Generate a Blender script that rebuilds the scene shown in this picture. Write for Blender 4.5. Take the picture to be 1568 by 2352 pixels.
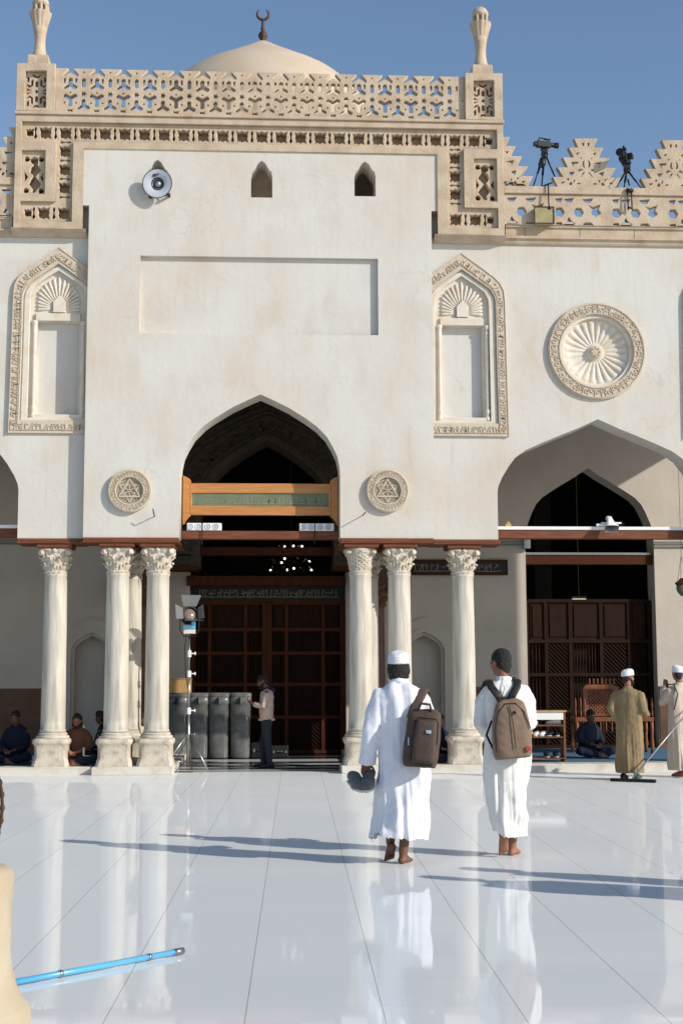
import bpy, bmesh, math, random
from mathutils import Vector, Matrix, Euler, noise
for _o in list(bpy.data.objects): bpy.data.objects.remove(_o)
SC = bpy.context.scene; COL = SC.collection
rnd = random.Random(7); R_ = math.radians; PI = math.pi
V = Vector
# ------------------------------------------------------------------ camera
FPX = 3200.0; PSI = math.atan(185/3200); TH = math.atan(376/3200); RHO = .003
CAM = V((0, -23.3, 1.6))
Fv = V((math.sin(PSI)*math.cos(TH), math.cos(PSI)*math.cos(TH), math.sin(TH)))
Rv = V((math.cos(PSI), -math.sin(PSI), 0)); Uv = Rv.cross(Fv)
R2 = math.cos(RHO)*Rv - math.sin(RHO)*Uv; U2 = math.sin(RHO)*Rv + math.cos(RHO)*Uv
cd = bpy.data.cameras.new('camera'); cam = bpy.data.objects.new('camera', cd); COL.objects.link(cam)
cam.matrix_world = Matrix(((R2.x, U2.x, -Fv.x, CAM.x), (R2.y, U2.y, -Fv.y, CAM.y), (R2.z, U2.z, -Fv.z, CAM.z), (0, 0, 0, 1)))
cd.sensor_fit = 'HORIZONTAL'; cd.sensor_width = 36; cd.lens = 36*FPX/1568; cd.clip_end = 500; cd.clip_start = .1
SC.camera = cam
# ------------------------------------------------------------------ world, sun, exposure
SUN_EL = 26.4; SUN_AZ = 121.6
wd = bpy.data.worlds.new('World'); SC.world = wd; wd.use_nodes = True
sk = wd.node_tree.nodes.new('ShaderNodeTexSky'); sk.sky_type = 'NISHITA'; sk.sun_disc = False
sk.sun_elevation = R_(SUN_EL); sk.sun_rotation = R_(SUN_AZ); sk.dust_density = .6; sk.air_density = 1.0; sk.ozone_density = 2.2
bg = wd.node_tree.nodes['Background']; bg.inputs[1].default_value = .15
wd.node_tree.links.new(sk.outputs[0], bg.inputs[0])
sl = bpy.data.lights.new('sun', 'SUN'); so = bpy.data.objects.new('sun', sl); COL.objects.link(so)
sl.energy = 4.6; sl.angle = R_(.5); sl.color = (1, .94, .85)
sdir = V((math.sin(R_(SUN_AZ))*math.cos(R_(SUN_EL)), math.cos(R_(SUN_AZ))*math.cos(R_(SUN_EL)), math.sin(R_(SUN_EL))))
so.rotation_euler = sdir.to_track_quat('Z', 'Y').to_euler()
SC.view_settings.view_transform = 'Standard'; SC.view_settings.look = 'None'; SC.view_settings.gamma = 1
SC.view_settings.exposure = -.05
SC.cycles.use_denoising = True
try: SC.cycles.denoiser = 'OPENIMAGEDENOISE'
except Exception: pass
SC.cycles.max_bounces = 10; SC.cycles.diffuse_bounces = 4; SC.cycles.glossy_bounces = 4; SC.cycles.transmission_bounces = 6
SC.cycles.caustics_reflective = False; SC.cycles.caustics_refractive = False

def ray(px, py): return Fv + R2*((px-784)/FPX) + U2*((1176-py)/FPX)
def W(px, py, Y=0.):
    """survey: where the sight line through a photo point meets the vertical plane at depth Y"""
    d = ray(px, py); p = CAM + d*((Y-CAM.y)/d.y); return (p.x, p.z)
def G(px, py, Z=0.):
    d = ray(px, py); p = CAM + d*((Z-CAM.z)/d.z); return (p.x, p.y)

# ------------------------------------------------------------------ materials
def _n(nt, t, **k):
    n = nt.nodes.new(t)
    for a, b in k.items(): setattr(n, a, b)
    return n
def mat(name, col, rough=.8, metal=0., col2=None, nscale=4., stretch=(1, 1, 1), bump=0., bscale=30., spec=.3, trans=0., emit=None, estr=1., mixlo=.35, mixhi=.7, detail=5, coat=0., alpha=1.):
    m = bpy.data.materials.new(name); m.use_nodes = True; nt = m.node_tree; b = nt.nodes['Principled BSDF']
    b.inputs['Base Color'].default_value = (*col, 1); b.inputs['Roughness'].default_value = rough; b.inputs['Metallic'].default_value = metal
    b.inputs['Specular IOR Level'].default_value = spec; b.inputs['Coat Weight'].default_value = coat
    b.inputs['Alpha'].default_value = alpha
    if trans: b.inputs['Transmission Weight'].default_value = trans
    if emit: b.inputs['Emission Color'].default_value = (*emit, 1); b.inputs['Emission Strength'].default_value = estr
    tc = _n(nt, 'ShaderNodeTexCoord'); mp = _n(nt, 'ShaderNodeMapping'); mp.inputs['Scale'].default_value = stretch
    nt.links.new(tc.outputs['Object'], mp.inputs[0])
    if col2:
        ns = _n(nt, 'ShaderNodeTexNoise'); ns.inputs['Scale'].default_value = nscale; ns.inputs['Detail'].default_value = detail
        nt.links.new(mp.outputs[0], ns.inputs[0])
        cr = _n(nt, 'ShaderNodeValToRGB'); cr.color_ramp.elements[0].position = mixlo; cr.color_ramp.elements[1].position = mixhi
        cr.color_ramp.elements[0].color = (*col, 1); cr.color_ramp.elements[1].color = (*col2, 1)
        nt.links.new(ns.outputs[0], cr.inputs[0]); nt.links.new(cr.outputs[0], b.inputs['Base Color'])
    if bump:
        n2 = _n(nt, 'ShaderNodeTexNoise'); n2.inputs['Scale'].default_value = bscale; n2.inputs['Detail'].default_value = 4
        bp = _n(nt, 'ShaderNodeBump'); bp.inputs['Strength'].default_value = bump; bp.inputs['Distance'].default_value = .02
        nt.links.new(mp.outputs[0], n2.inputs[0]); nt.links.new(n2.outputs[0], bp.inputs['Height']); nt.links.new(bp.outputs[0], b.inputs['Normal'])
    return m
def plaster():
    m = mat('plaster_white', (.80, .765, .69), .9, bump=.25, bscale=9, spec=.15); nt = m.node_tree; b = nt.nodes['Principled BSDF']
    tc = _n(nt, 'ShaderNodeTexCoord')
    def nz(s, st=(1, 1, 1), d=4):
        mp = _n(nt, 'ShaderNodeMapping'); mp.inputs['Scale'].default_value = st; nt.links.new(tc.outputs['Object'], mp.inputs[0])
        n = _n(nt, 'ShaderNodeTexNoise'); n.inputs['Scale'].default_value = s; n.inputs['Detail'].default_value = d; nt.links.new(mp.outputs[0], n.inputs[0]); return n
    def ramp(n, lo, hi, a, c):
        r = _n(nt, 'ShaderNodeValToRGB'); r.color_ramp.elements[0].position = lo; r.color_ramp.elements[1].position = hi
        r.color_ramp.elements[0].color = (*a, 1); r.color_ramp.elements[1].color = (*c, 1); nt.links.new(n.outputs[0], r.inputs[0]); return r
    a = ramp(nz(.55), .4, .66, (.60, .585, .54), (.575, .52, .45))
    c = ramp(nz(2.2, (1, 1, .5), 8), .5, .72, (1, 1, 1), (.93, .88, .82))
    e = ramp(nz(7, (2.2, 1, .12), 3), .60, .78, (1, 1, 1), (.93, .88, .80))
    prev = a
    for o in (c, e):
        mx = _n(nt, 'ShaderNodeMix', data_type='RGBA', blend_type='MULTIPLY'); mx.inputs[0].default_value = .8
        nt.links.new(prev.outputs[0] if prev is a else prev.outputs[2], mx.inputs[6]); nt.links.new(o.outputs[0], mx.inputs[7]); prev = mx
    # fine shrinkage cracks and drip stains under the ledges
    vo = _n(nt, 'ShaderNodeTexVoronoi', feature='DISTANCE_TO_EDGE'); vo.inputs['Scale'].default_value = .55
    wp = _n(nt, 'ShaderNodeTexNoise'); wp.inputs['Scale'].default_value = 2.5; wp.inputs['Detail'].default_value = 6; nt.links.new(tc.outputs['Object'], wp.inputs[0])
    va = _n(nt, 'ShaderNodeVectorMath', operation='MULTIPLY_ADD'); va.inputs[1].default_value = (.7, .7, .7); nt.links.new(wp.outputs[1], va.inputs[0]); nt.links.new(tc.outputs['Object'], va.inputs[2]); nt.links.new(va.outputs[0], vo.inputs['Vector'])
    lt = _n(nt, 'ShaderNodeMath', operation='LESS_THAN'); lt.inputs[1].default_value = .0045; nt.links.new(vo.outputs['Distance'], lt.inputs[0])
    mk = ramp(nz(.8, (1, 1, 1), 2), .52, .6, (0, 0, 0), (.2, .2, .2)); mu = _n(nt, 'ShaderNodeMath', operation='MULTIPLY'); nt.links.new(lt.outputs[0], mu.inputs[0]); nt.links.new(mk.outputs[0], mu.inputs[1])
    mx = _n(nt, 'ShaderNodeMix', data_type='RGBA'); nt.links.new(mu.outputs[0], mx.inputs[0]); nt.links.new(prev.outputs[2], mx.inputs[6]); mx.inputs[7].default_value = (.36, .30, .24, 1); prev = mx
    sp_ = _n(nt, 'ShaderNodeSeparateXYZ'); nt.links.new(tc.outputs['Object'], sp_.inputs[0]); mr = _n(nt, 'ShaderNodeMapRange'); mr.inputs[1].default_value = 7.6; mr.inputs[2].default_value = 9.15; mr.inputs[3].default_value = 0; mr.inputs[4].default_value = .4; nt.links.new(sp_.outputs[2], mr.inputs[0])
    dr = ramp(nz(9, (2.4, 1, .05), 3), .55, .72, (0, 0, 0), (1, 1, 1)); mu = _n(nt, 'ShaderNodeMath', operation='MULTIPLY'); nt.links.new(mr.outputs[0], mu.inputs[0]); nt.links.new(dr.outputs[0], mu.inputs[1])
    mx = _n(nt, 'ShaderNodeMix', data_type='RGBA'); nt.links.new(mu.outputs[0], mx.inputs[0]); nt.links.new(prev.outputs[2], mx.inputs[6]); mx.inputs[7].default_value = (.56, .48, .38, 1); prev = mx
    nt.links.new(prev.outputs[2], b.inputs['Base Color']); return m
M = {}
M['plaster'] = plaster()
M['plaster_in'] = mat('shade_toned_plaster', (.58, .52, .455), .92, col2=(.49, .43, .37), nscale=.9, bump=.25, bscale=9, spec=.1, mixlo=.35, mixhi=.75)  # same plaster toned down: part of the gallery's shade is in the colour
M['stone'] = mat('carved_sandstone', (.53, .43, .32), .92, col2=(.40, .30, .205), nscale=3.5, bump=.4, bscale=26, spec=.15, mixlo=.4, mixhi=.75)
M['relief'] = mat('carved_stucco', (.58, .51, .42), .92, col2=(.53, .43, .31), nscale=7, bump=.3, bscale=40, spec=.1)
M['relief_pale'] = mat('pale_stucco', (.66, .61, .53), .92, col2=(.62, .52, .40), nscale=5, bump=.2, bscale=40, spec=.1, mixlo=.45)
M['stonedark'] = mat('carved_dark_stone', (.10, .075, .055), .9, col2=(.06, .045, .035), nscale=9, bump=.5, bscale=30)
M['dome'] = mat('dome_render', (.52, .44, .345), .95, col2=(.50, .40, .29), nscale=1.6, bump=.15, bscale=8, spec=.1)
M['marble'] = mat('column_marble', (.57, .53, .45), .5, col2=(.30, .265, .21), nscale=4.5, stretch=(3.2, 3.2, .28), bump=.2, bscale=14, spec=.3, mixlo=.42, mixhi=.82, detail=8)
M['marble_rough'] = mat('weathered_marble', (.57, .51, .42), .8, col2=(.34, .27, .19), nscale=7, bump=.45, bscale=32, mixlo=.46, mixhi=.8, detail=7)
M['marble_white'] = mat('curb_marble', (.64, .60, .52), .5, col2=(.50, .42, .33), nscale=4, mixlo=.5, mixhi=.8)
M['woodred'] = mat('red_brown_wood', (.20, .065, .028), .6, col2=(.11, .035, .016), nscale=6, stretch=(.5, 3, 6), bump=.2, bscale=20)
M['woodor'] = mat('varnished_orange_wood', (.52, .225, .065), .42, col2=(.40, .155, .04), nscale=7, stretch=(.5, 2, 7), spec=.5)
M['wooddk'] = mat('dark_door_wood', (.085, .024, .009), .65, col2=(.055, .016, .007), spec=.15, nscale=6, stretch=(3, 3, .5))
M['woodpanel'] = mat('dark_panel_wood', (.028, .011, .006), .7, col2=(.017, .008, .005), spec=.12, nscale=6, stretch=(3, 3, .5))
M['woodmid'] = mat('carved_bench_wood', (.24, .085, .04), .5, col2=(.15, .05, .025), nscale=8)
M['plywood'] = mat('plywood', (.55, .34, .15), .7, col2=(.45, .26, .10), nscale=6, stretch=(1, 1, 5))
M['green'] = mat('green_painted_panel', (.17, .20, .125), .6, col2=(.12, .15, .10), nscale=5)
M['greenrel'] = mat('panel_lettering', (.30, .27, .17), .6)
M['black'] = mat('black_plastic', (.012, .012, .013), .45)
M['void'] = mat('unlit_interior_black', (.03, .026, .023), .95)  # near-black colour supplies the darkness of the hall and drum openings
M['iron'] = mat('rusty_iron', (.10, .05, .03), .8, metal=.3, col2=(.05, .03, .02), nscale=20)
M['bronze'] = mat('oxidised_finial', (.07, .04, .028), .6, metal=.4, col2=(.12, .06, .035), nscale=9)
M['white'] = mat('white_paint', (.78, .78, .76), .4)
M['horngrey'] = mat('horn_enamel', (.50, .53, .58), .35, col2=(.42, .45, .50), nscale=5, spec=.5)
M['grey'] = mat('grey_metal', (.30, .31, .32), .4, metal=.6)
M['steel'] = mat('steel_tube', (.34, .34, .33), .32, metal=.9)
M['bins'] = mat('glossy_charcoal_plastic', (.11, .115, .112), .25, col2=(.19, .195, .19), nscale=5, spec=.5, bump=.1, bscale=8)
M['scrim'] = mat('frosted_gel', (.22, .22, .23), .35, spec=.5, alpha=.6)
M['lens'] = mat('lens_glass', (.22, .16, .11), .12, spec=.8, coat=1)
M['blue'] = mat('blue_enamel', (.08, .38, .62), .25, spec=.6, coat=.5)
M['bluecloth'] = mat('blue_plastic', (.02, .12, .28), .5)
M['carpet'] = mat('blue_carpet', (.075, .17, .26), .95, col2=(.05, .12, .2), nscale=20)
M['carpetdk'] = mat('dark_carpet', (.05, .05, .06), .95)
M['lampshine'] = mat('lit_bulb', (1, 1, 1), .3, emit=(1, .93, .8), estr=3)
M['crystal'] = mat('glass_globe', (.8, .85, .9), .05, trans=.9)
M['yellowbox'] = mat('weathered_yellow_panel', (.36, .31, .17), .8, col2=(.29, .24, .13), nscale=8, bump=.3, bscale=30)
M['sandlime'] = mat('pale_limestone', (.49, .42, .315), .85, col2=(.38, .30, .20), nscale=3, bump=.3, bscale=15)
M['robew'] = mat('white_cotton', (.72, .72, .78), .9, spec=.1, bump=.08, bscale=60)
M['robew2'] = mat('offwhite_cotton', (.73, .72, .69), .9, spec=.1, bump=.08, bscale=60)
M['robet'] = mat('tan_cotton', (.27, .195, .11), .9, col2=(.23, .165, .09), nscale=6, spec=.1)
M['robeb'] = mat('beige_cotton', (.50, .42, .35), .9, spec=.1)
M['cap'] = mat('knitted_white_cap', (.80, .80, .82), .95, bump=.8, bscale=90, spec=.05)
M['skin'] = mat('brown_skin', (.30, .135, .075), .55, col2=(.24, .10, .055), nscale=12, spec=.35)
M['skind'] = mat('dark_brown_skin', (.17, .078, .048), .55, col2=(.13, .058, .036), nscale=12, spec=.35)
M['hair'] = mat('black_hair', (.012, .010, .009), .6, bump=.8, bscale=120, spec=.4)
M['bag1'] = mat('dark_brown_nylon', (.085, .058, .045), .75, col2=(.07, .047, .037), nscale=30, bump=.3, bscale=200)
M['bag2'] = mat('taupe_canvas', (.22, .15, .105), .85, col2=(.19, .13, .09), nscale=25, bump=.3, bscale=200)
M['zip'] = mat('dark_zip', (.02, .015, .013), .5)
M['patchred'] = mat('red_rubber_patch', (.35, .06, .05), .5)
M['patchw'] = mat('pale_woven_label', (.5, .6, .7), .6)
M['jacket'] = mat('cream_jacket', (.56, .43, .35), .85, col2=(.50, .37, .30), nscale=9)
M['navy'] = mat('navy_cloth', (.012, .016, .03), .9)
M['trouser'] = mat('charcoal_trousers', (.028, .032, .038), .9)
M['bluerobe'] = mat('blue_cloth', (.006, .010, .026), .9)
M['browncloth'] = mat('brown_cloth', (.13, .055, .03), .9)
M['shoedk'] = mat('black_shoe', (.015, .014, .014), .5)
M['shoegrey'] = mat('grey_shoe_knit', (.09, .095, .10), .85, col2=(.16, .16, .16), nscale=18)
M['sole'] = mat('pale_sole', (.55, .50, .44), .7)
M['greenslip'] = mat('green_slipper', (.04, .075, .055), .6)
M['paper'] = mat('white_paper', (.7, .7, .68), .8)
M['red'] = mat('red_tape', (.5, .05, .03), .6)
M['cable'] = mat('black_rubber', (.015, .015, .015), .6)
M['dado'] = mat('brown_marble_dado', (.16, .075, .042), .5, col2=(.10, .045, .028), nscale=3)
M['lantern'] = mat('green_glass', (.10, .16, .10), .2, spec=.6)

def floor_mat():
    m = bpy.data.materials.new('polished_floor_tiles'); m.use_nodes = True; nt = m.node_tree; nt.nodes.clear()
    out = _n(nt, 'ShaderNodeOutputMaterial'); tc = _n(nt, 'ShaderNodeTexCoord'); mp = _n(nt, 'ShaderNodeMapping'); mp.vector_type = 'TEXTURE'
    ang = -.0249; gx, gy = G(887, 2352)
    mp.inputs['Location'].default_value = (gx, gy-.0, 0); mp.inputs['Rotation'].default_value = (0, 0, ang); mp.inputs['Scale'].default_value = (.656, .645, 1)
    nt.links.new(tc.outputs['Object'], mp.inputs[0]); sx = _n(nt, 'ShaderNodeSeparateXYZ'); nt.links.new(mp.outputs[0], sx.inputs[0])
    def mth(op, a, b=None):
        n = _n(nt, 'ShaderNodeMath', operation=op)
        for i, v in enumerate((a, b)):
            if v is None: continue
            if isinstance(v, (int, float)): n.inputs[i].default_value = v
            else: nt.links.new(v, n.inputs[i])
        return n.outputs[0]
    def joint(c, w):
        f = mth('FRACT', mth('ADD', c, 100.5)); d = mth('ABSOLUTE', mth('SUBTRACT', f, .5)); return mth('LESS_THAN', d, w)
    jx = joint(sx.outputs[0], .0036); jy = joint(mth('ADD', sx.outputs[1], .46), .004)
    # every tile a little different
    fl = _n(nt, 'ShaderNodeVectorMath', operation='FLOOR'); ad = _n(nt, 'ShaderNodeVectorMath', operation='ADD'); ad.inputs[1].default_value = (0, .46, 0)
    nt.links.new(mp.outputs[0], ad.inputs[0]); nt.links.new(ad.outputs[0], fl.inputs[0])
    wn = _n(nt, 'ShaderNodeTexWhiteNoise', noise_dimensions='2D'); nt.links.new(fl.outputs[0], wn.inputs[0])
    ns = _n(nt, 'ShaderNodeTexNoise'); ns.inputs['Scale'].default_value = .7; ns.inputs['Detail'].default_value = 5; nt.links.new(tc.outputs['Object'], ns.inputs[0])
    t = mth('ADD', mth('MULTIPLY', wn.outputs[0], .25), mth('MULTIPLY', ns.outputs[0], .9))
    cr = _n(nt, 'ShaderNodeValToRGB'); cr.color_ramp.elements[0].position = .3; cr.color_ramp.elements[1].position = .85
    cr.color_ramp.elements[0].color = (.75, .765, .745, 1); cr.color_ramp.elements[1].color = (.79, .80, .78, 1); nt.links.new(t, cr.inputs[0])
    m1 = _n(nt, 'ShaderNodeMix', data_type='RGBA'); nt.links.new(mth('MULTIPLY', jy, .3), m1.inputs[0]); nt.links.new(cr.outputs[0], m1.inputs[6]); m1.inputs[7].default_value = (.36, .40, .42, 1)
    m2 = _n(nt, 'ShaderNodeMix', data_type='RGBA'); nt.links.new(mth('MULTIPLY', jx, .8), m2.inputs[0]); nt.links.new(m1.outputs[2], m2.inputs[6]); m2.inputs[7].default_value = (.30, .255, .22, 1)
    df = _n(nt, 'ShaderNodeBsdfDiffuse'); nt.links.new(m2.outputs[2], df.inputs[0])
    gl = _n(nt, 'ShaderNodeBsdfGlossy'); rn = _n(nt, 'ShaderNodeTexNoise'); rn.inputs['Scale'].default_value = 2.2; rn.inputs['Detail'].default_value = 6; nt.links.new(tc.outputs['Object'], rn.inputs[0]); rm = _n(nt, 'ShaderNodeMapRange'); rm.inputs[1].default_value = .4; rm.inputs[2].default_value = .7; rm.inputs[3].default_value = .02; rm.inputs[4].default_value = .085; nt.links.new(rn.outputs[0], rm.inputs[0]); nt.links.new(rm.outputs[0], gl.inputs['Roughness']); gl.inputs['Color'].default_value = (.97, .98, 1, 1)
    n2 = _n(nt, 'ShaderNodeTexNoise'); n2.inputs['Scale'].default_value = 1.3; n2.inputs['Detail'].default_value = 2; nt.links.new(tc.outputs['Object'], n2.inputs[0])
    # each tile lies very slightly out of level, so reflections step from tile to tile
    hh = mth('ADD', mth('MULTIPLY', n2.outputs[0], .8), mth('MULTIPLY', mth('MULTIPLY', mth('SUBTRACT', wn.outputs[0], .5), mth('FRACT', mth('ADD', sx.outputs[1], 100.46))), .18))
    bp = _n(nt, 'ShaderNodeBump'); bp.inputs['Strength'].default_value = .05; bp.inputs['Distance'].default_value = .02; nt.links.new(hh, bp.inputs['Height']); nt.links.new(bp.outputs[0], gl.inputs['Normal'])
    fr = _n(nt, 'ShaderNodeFresnel'); fr.inputs[0].default_value = 1.45
    fac = mth('MINIMUM', mth('MULTIPLY', fr.outputs[0], .85), .26)
    mx = _n(nt, 'ShaderNodeMixShader'); nt.links.new(fac, mx.inputs[0]); nt.links.new(df.outputs[0], mx.inputs[1]); nt.links.new(gl.outputs[0], mx.inputs[2]); nt.links.new(mx.outputs[0], out.inputs[0])
    return m
M['floor'] = floor_mat()

# ------------------------------------------------------------------ mesh helpers
def link(o, parent=None, **props):
    COL.objects.link(o)
    if parent: o.parent = parent
    for k, v in props.items(): o[k] = v
    return o
def thing(name, label, cat, loc=(0, 0, 0), rz=0., group=None):
    o = bpy.data.objects.new(name, None); o.empty_display_size = .1; link(o, None, label=label, category=cat)
    o.location = loc; o.rotation_euler = (0, 0, rz)
    if group: o['group'] = group
    return o
def tag(o, label, cat, group=None):
    o['label'] = label; o['category'] = cat
    if group: o['group'] = group
    return o
class MB:
    def __init__(s, M_=None): s.v = []; s.f = []; s.M = M_ or Matrix(); s.fm = []; s.cur = 0
    def add(s, vs, fs):
        b = len(s.v); s.v += [tuple(s.M @ V(p)) for p in vs]; s.f += [tuple(b+i for i in f) for f in fs]; s.fm += [s.cur]*len(fs)
    def box(s, x0, x1, y0, y1, z0, z1, taper=0.):
        t = taper
        s.add([(x0, y0, z0), (x1, y0, z0), (x1, y1, z0), (x0, y1, z0), (x0+t, y0+t, z1), (x1-t, y0+t, z1), (x1-t, y1-t, z1), (x0+t, y1-t, z1)],
              [(0, 3, 2, 1), (4, 5, 6, 7), (0, 1, 5, 4), (1, 2, 6, 5), (2, 3, 7, 6), (3, 0, 4, 7)])
    def prism(s, pts, y0, y1):
        """pts (x,z) outline seen from the front (-Y side), anticlockwise"""
        n = len(pts); s.add([(x, y0, z) for x, z in pts]+[(x, y1, z) for x, z in pts],
            [tuple(range(n)), tuple(range(2*n-1, n-1, -1))]+[((i+1) % n, i, n+i, n+(i+1) % n) for i in range(n)])
    def bar(s, a, b, w, y0, y1):
        """flat bar in the XZ plane from a to b"""
        a = V(a); b = V(b); d = (b-a); L = d.length
        if L < 1e-6: return
        d /= L; n = V((-d.y, d.x))*w/2
        s.prism([tuple(a-n), tuple(b-n), tuple(b+n), tuple(a+n)], y0, y1)
    def tube(s, pts, r, n=10, flat=1., up=None, cap=True, closed=False):
        pts = [V(p) for p in pts]; m = len(pts)
        rs = [r]*m if isinstance(r, (int, float)) else list(r)
        T = []
        for i in range(m):
            a = pts[max(i-1, 0)] if not closed else pts[i-1]; b = pts[min(i+1, m-1)] if not closed else pts[(i+1) % m]
            t = (b-a); T.append(t.normalized() if t.length > 1e-9 else V((0, 0, 1)))
        u = V(up) if up else (V((0, 0, 1)) if abs(T[0].z) < .9 else V((1, 0, 0)))
        vs = []
        for i in range(m):
            u = (u - T[i]*u.dot(T[i])); u = u.normalized() if u.length > 1e-6 else V((1, 0, 0)); w = T[i].cross(u)
            for k in range(n):
                a = 2*PI*k/n; vs.append(tuple(pts[i]+u*(math.cos(a)*rs[i]*flat)+w*(math.sin(a)*rs[i])))
        fs = []
        for i in range(m if closed else m-1):
            for k in range(n):
                j = (i+1) % m; fs.append((i*n+k, i*n+(k+1) % n, j*n+(k+1) % n, j*n+k))
        if cap and not closed: fs.append(tuple(range(n-1, -1, -1))); fs.append(tuple((m-1)*n+k for k in range(n)))
        s.add(vs, fs)
    def rings(s, rings, cap=True):
        n = len(rings[0]); vs = [p for r in rings for p in r]; fs = []
        for i in range(len(rings)-1):
            for k in range(n): fs.append((i*n+k, i*n+(k+1) % n, (i+1)*n+(k+1) % n, (i+1)*n+k))
        if cap: fs.append(tuple(range(n-1, -1, -1))); fs.append(tuple((len(rings)-1)*n+k for k in range(n)))
        s.add(vs, fs)
    def lathe(s, prof, c=(0, 0, 0), n=24, fn=None, cap=True, M_=None):
        rr = []
        for i, (r, z) in enumerate(prof):
            ring = []
            for k in range(n):
                a = 2*PI*k/n; q = r*(fn(a, z, i) if fn else 1)
                p = V((q*math.cos(a), q*math.sin(a), z)); p = (M_ @ p) if M_ else p
                ring.append(tuple(p+V(c)))
            rr.append(ring)
        s.rings(rr, cap)
    def ball(s, c, r, n=14, m=8, rot=None):
        r = (r, r, r) if isinstance(r, (int, float)) else r; rr = []
        for i in range(m+1):
            t = -PI/2+PI*i/m; ct = max(math.cos(t), .02); ring = []
            for k in range(n):
                a = 2*PI*k/n; p = V((r[0]*ct*math.cos(a), r[1]*ct*math.sin(a), r[2]*math.sin(t)))
                if rot: p = rot @ p
                ring.append(tuple(p+V(c)))
            rr.append(ring)
        s.rings(rr)
    def mesh(s, name='m'):
        me = bpy.data.meshes.new(name); me.from_pydata(s.v, [], s.f); me.validate(); me.update(); return me
    def build(s, name, m, parent=None, smooth=False, bevel=0., **props):
        me = s.mesh(name); ms = m if isinstance(m, (list, tuple)) else [m]
        for q in ms: me.materials.append(q)
        if len(ms) > 1 and len(me.polygons) == len(s.fm): me.polygons.foreach_set('material_index', s.fm)
        return finish(me, name, parent, smooth, bevel, **props)
def finish(me, name, parent, smooth, bevel=0., **props):
    if smooth: me.polygons.foreach_set('use_smooth', [True]*len(me.polygons))
    if smooth == 'auto':
        try: me.set_sharp_from_angle(angle=R_(40))
        except Exception: pass
    o = bpy.data.objects.new(name, me); link(o, parent, **props)
    if bevel:
        b = o.modifiers.new('b', 'BEVEL'); b.width = bevel; b.segments = 2; b.limit_method = 'ANGLE'; b.angle_limit = R_(50)
    return o
def to_mesh(o):
    dg = bpy.context.evaluated_depsgraph_get(); dg.update(); return bpy.data.meshes.new_from_object(o.evaluated_get(dg))
def plate(name, loops, y0, y1, m, parent=None, bev=0., **props):
    """slab between depths y0 and y1; loops = closed (x,z) outlines, inner ones are holes"""
    cu = bpy.data.curves.new(name, 'CURVE'); cu.dimensions = '2D'; cu.fill_mode = 'BOTH'; h = abs(y1-y0)/2
    cu.extrude = h-bev; cu.bevel_depth = bev; cu.offset = -bev; cu.bevel_resolution = 0
    for L in loops:
        sp = cu.splines.new('POLY'); sp.points.add(len(L)-1); sp.use_cyclic_u = True
        for i, (x, z) in enumerate(L): sp.points[i].co = (x, z, 0, 1)
    o = bpy.data.objects.new(name, cu); COL.objects.link(o); me = to_mesh(o); bpy.data.objects.remove(o)
    me.materials.clear(); me.materials.append(m); me.transform(Matrix.Translation((0, (y0+y1)/2, 0)) @ Matrix.Rotation(PI/2, 4, 'X'))
    me.name = name
    return finish(me, name, parent, False, **props)
def fuse(mb, vox, name, m, parent, smooth_n=4, disp=None, hem=None, **props):
    """melt closed pieces into one continuous surface"""
    me = mb.mesh(); o = bpy.data.objects.new('t', me); COL.objects.link(o)
    r = o.modifiers.new('r', 'REMESH'); r.mode = 'VOXEL'; r.voxel_size = vox
    s = o.modifiers.new('s', 'SMOOTH'); s.factor = .5; s.iterations = smooth_n
    me2 = to_mesh(o); bpy.data.objects.remove(o)
    if hem:   # open the garment at its hem: the cloth is a skirt, not a solid
        bm = bmesh.new(); bm.from_mesh(me2); bm.normal_update()
        bmesh.ops.delete(bm, geom=[f for f in bm.faces if f.normal.z < -.35 and f.calc_center_median().z < hem], context='FACES'); bm.to_mesh(me2); bm.free()
    if disp:
        ns = [v.normal.copy() for v in me2.vertices]
        for v, n in zip(me2.vertices, ns): v.co += n*disp(v.co, n)
    me2.materials.clear(); me2.materials.append(m); me2.name = name
    return finish(me2, name, parent, True, **props)
def copy_tree(o, parent=None):
    c = o.copy(); COL.objects.link(c); c.parent = parent
    for ch in list(o.children): copy_tree(ch, c)
    return c
def circ(cx, cz, r, n=24, a0=0.): return [(cx+r*math.cos(a0+2*PI*k/n), cz+r*math.sin(a0+2*PI*k/n)) for k in range(n)]
KEEL = [(0, 0), (.18, -.08), (.36, -.167), (.55, -.284), (.706, -.393), (.833, -.52), (.907, -.644), (.967, -.77), (.993, -.896), (1, -1)]
WIDE = [(0, 0), (.2, -.125), (.37, -.22), (.55, -.325), (.72, -.43), (.82, -.53), (.89, -.66), (.955, -.81), (.99, -.92), (1, -1)]
def keel(cx, top, hw, ht, bot, P=KEEL):
    """pointed keel arch opening outline, anticlockwise from the lower right"""
    r = [(cx+a*hw, top+b*ht) for a, b in P]; l = [(cx-a*hw, top+b*ht) for a, b in P]
    out = [(cx+hw, bot)] + r[::-1] + l[1:] + [(cx-hw, bot)]
    return out
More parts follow.
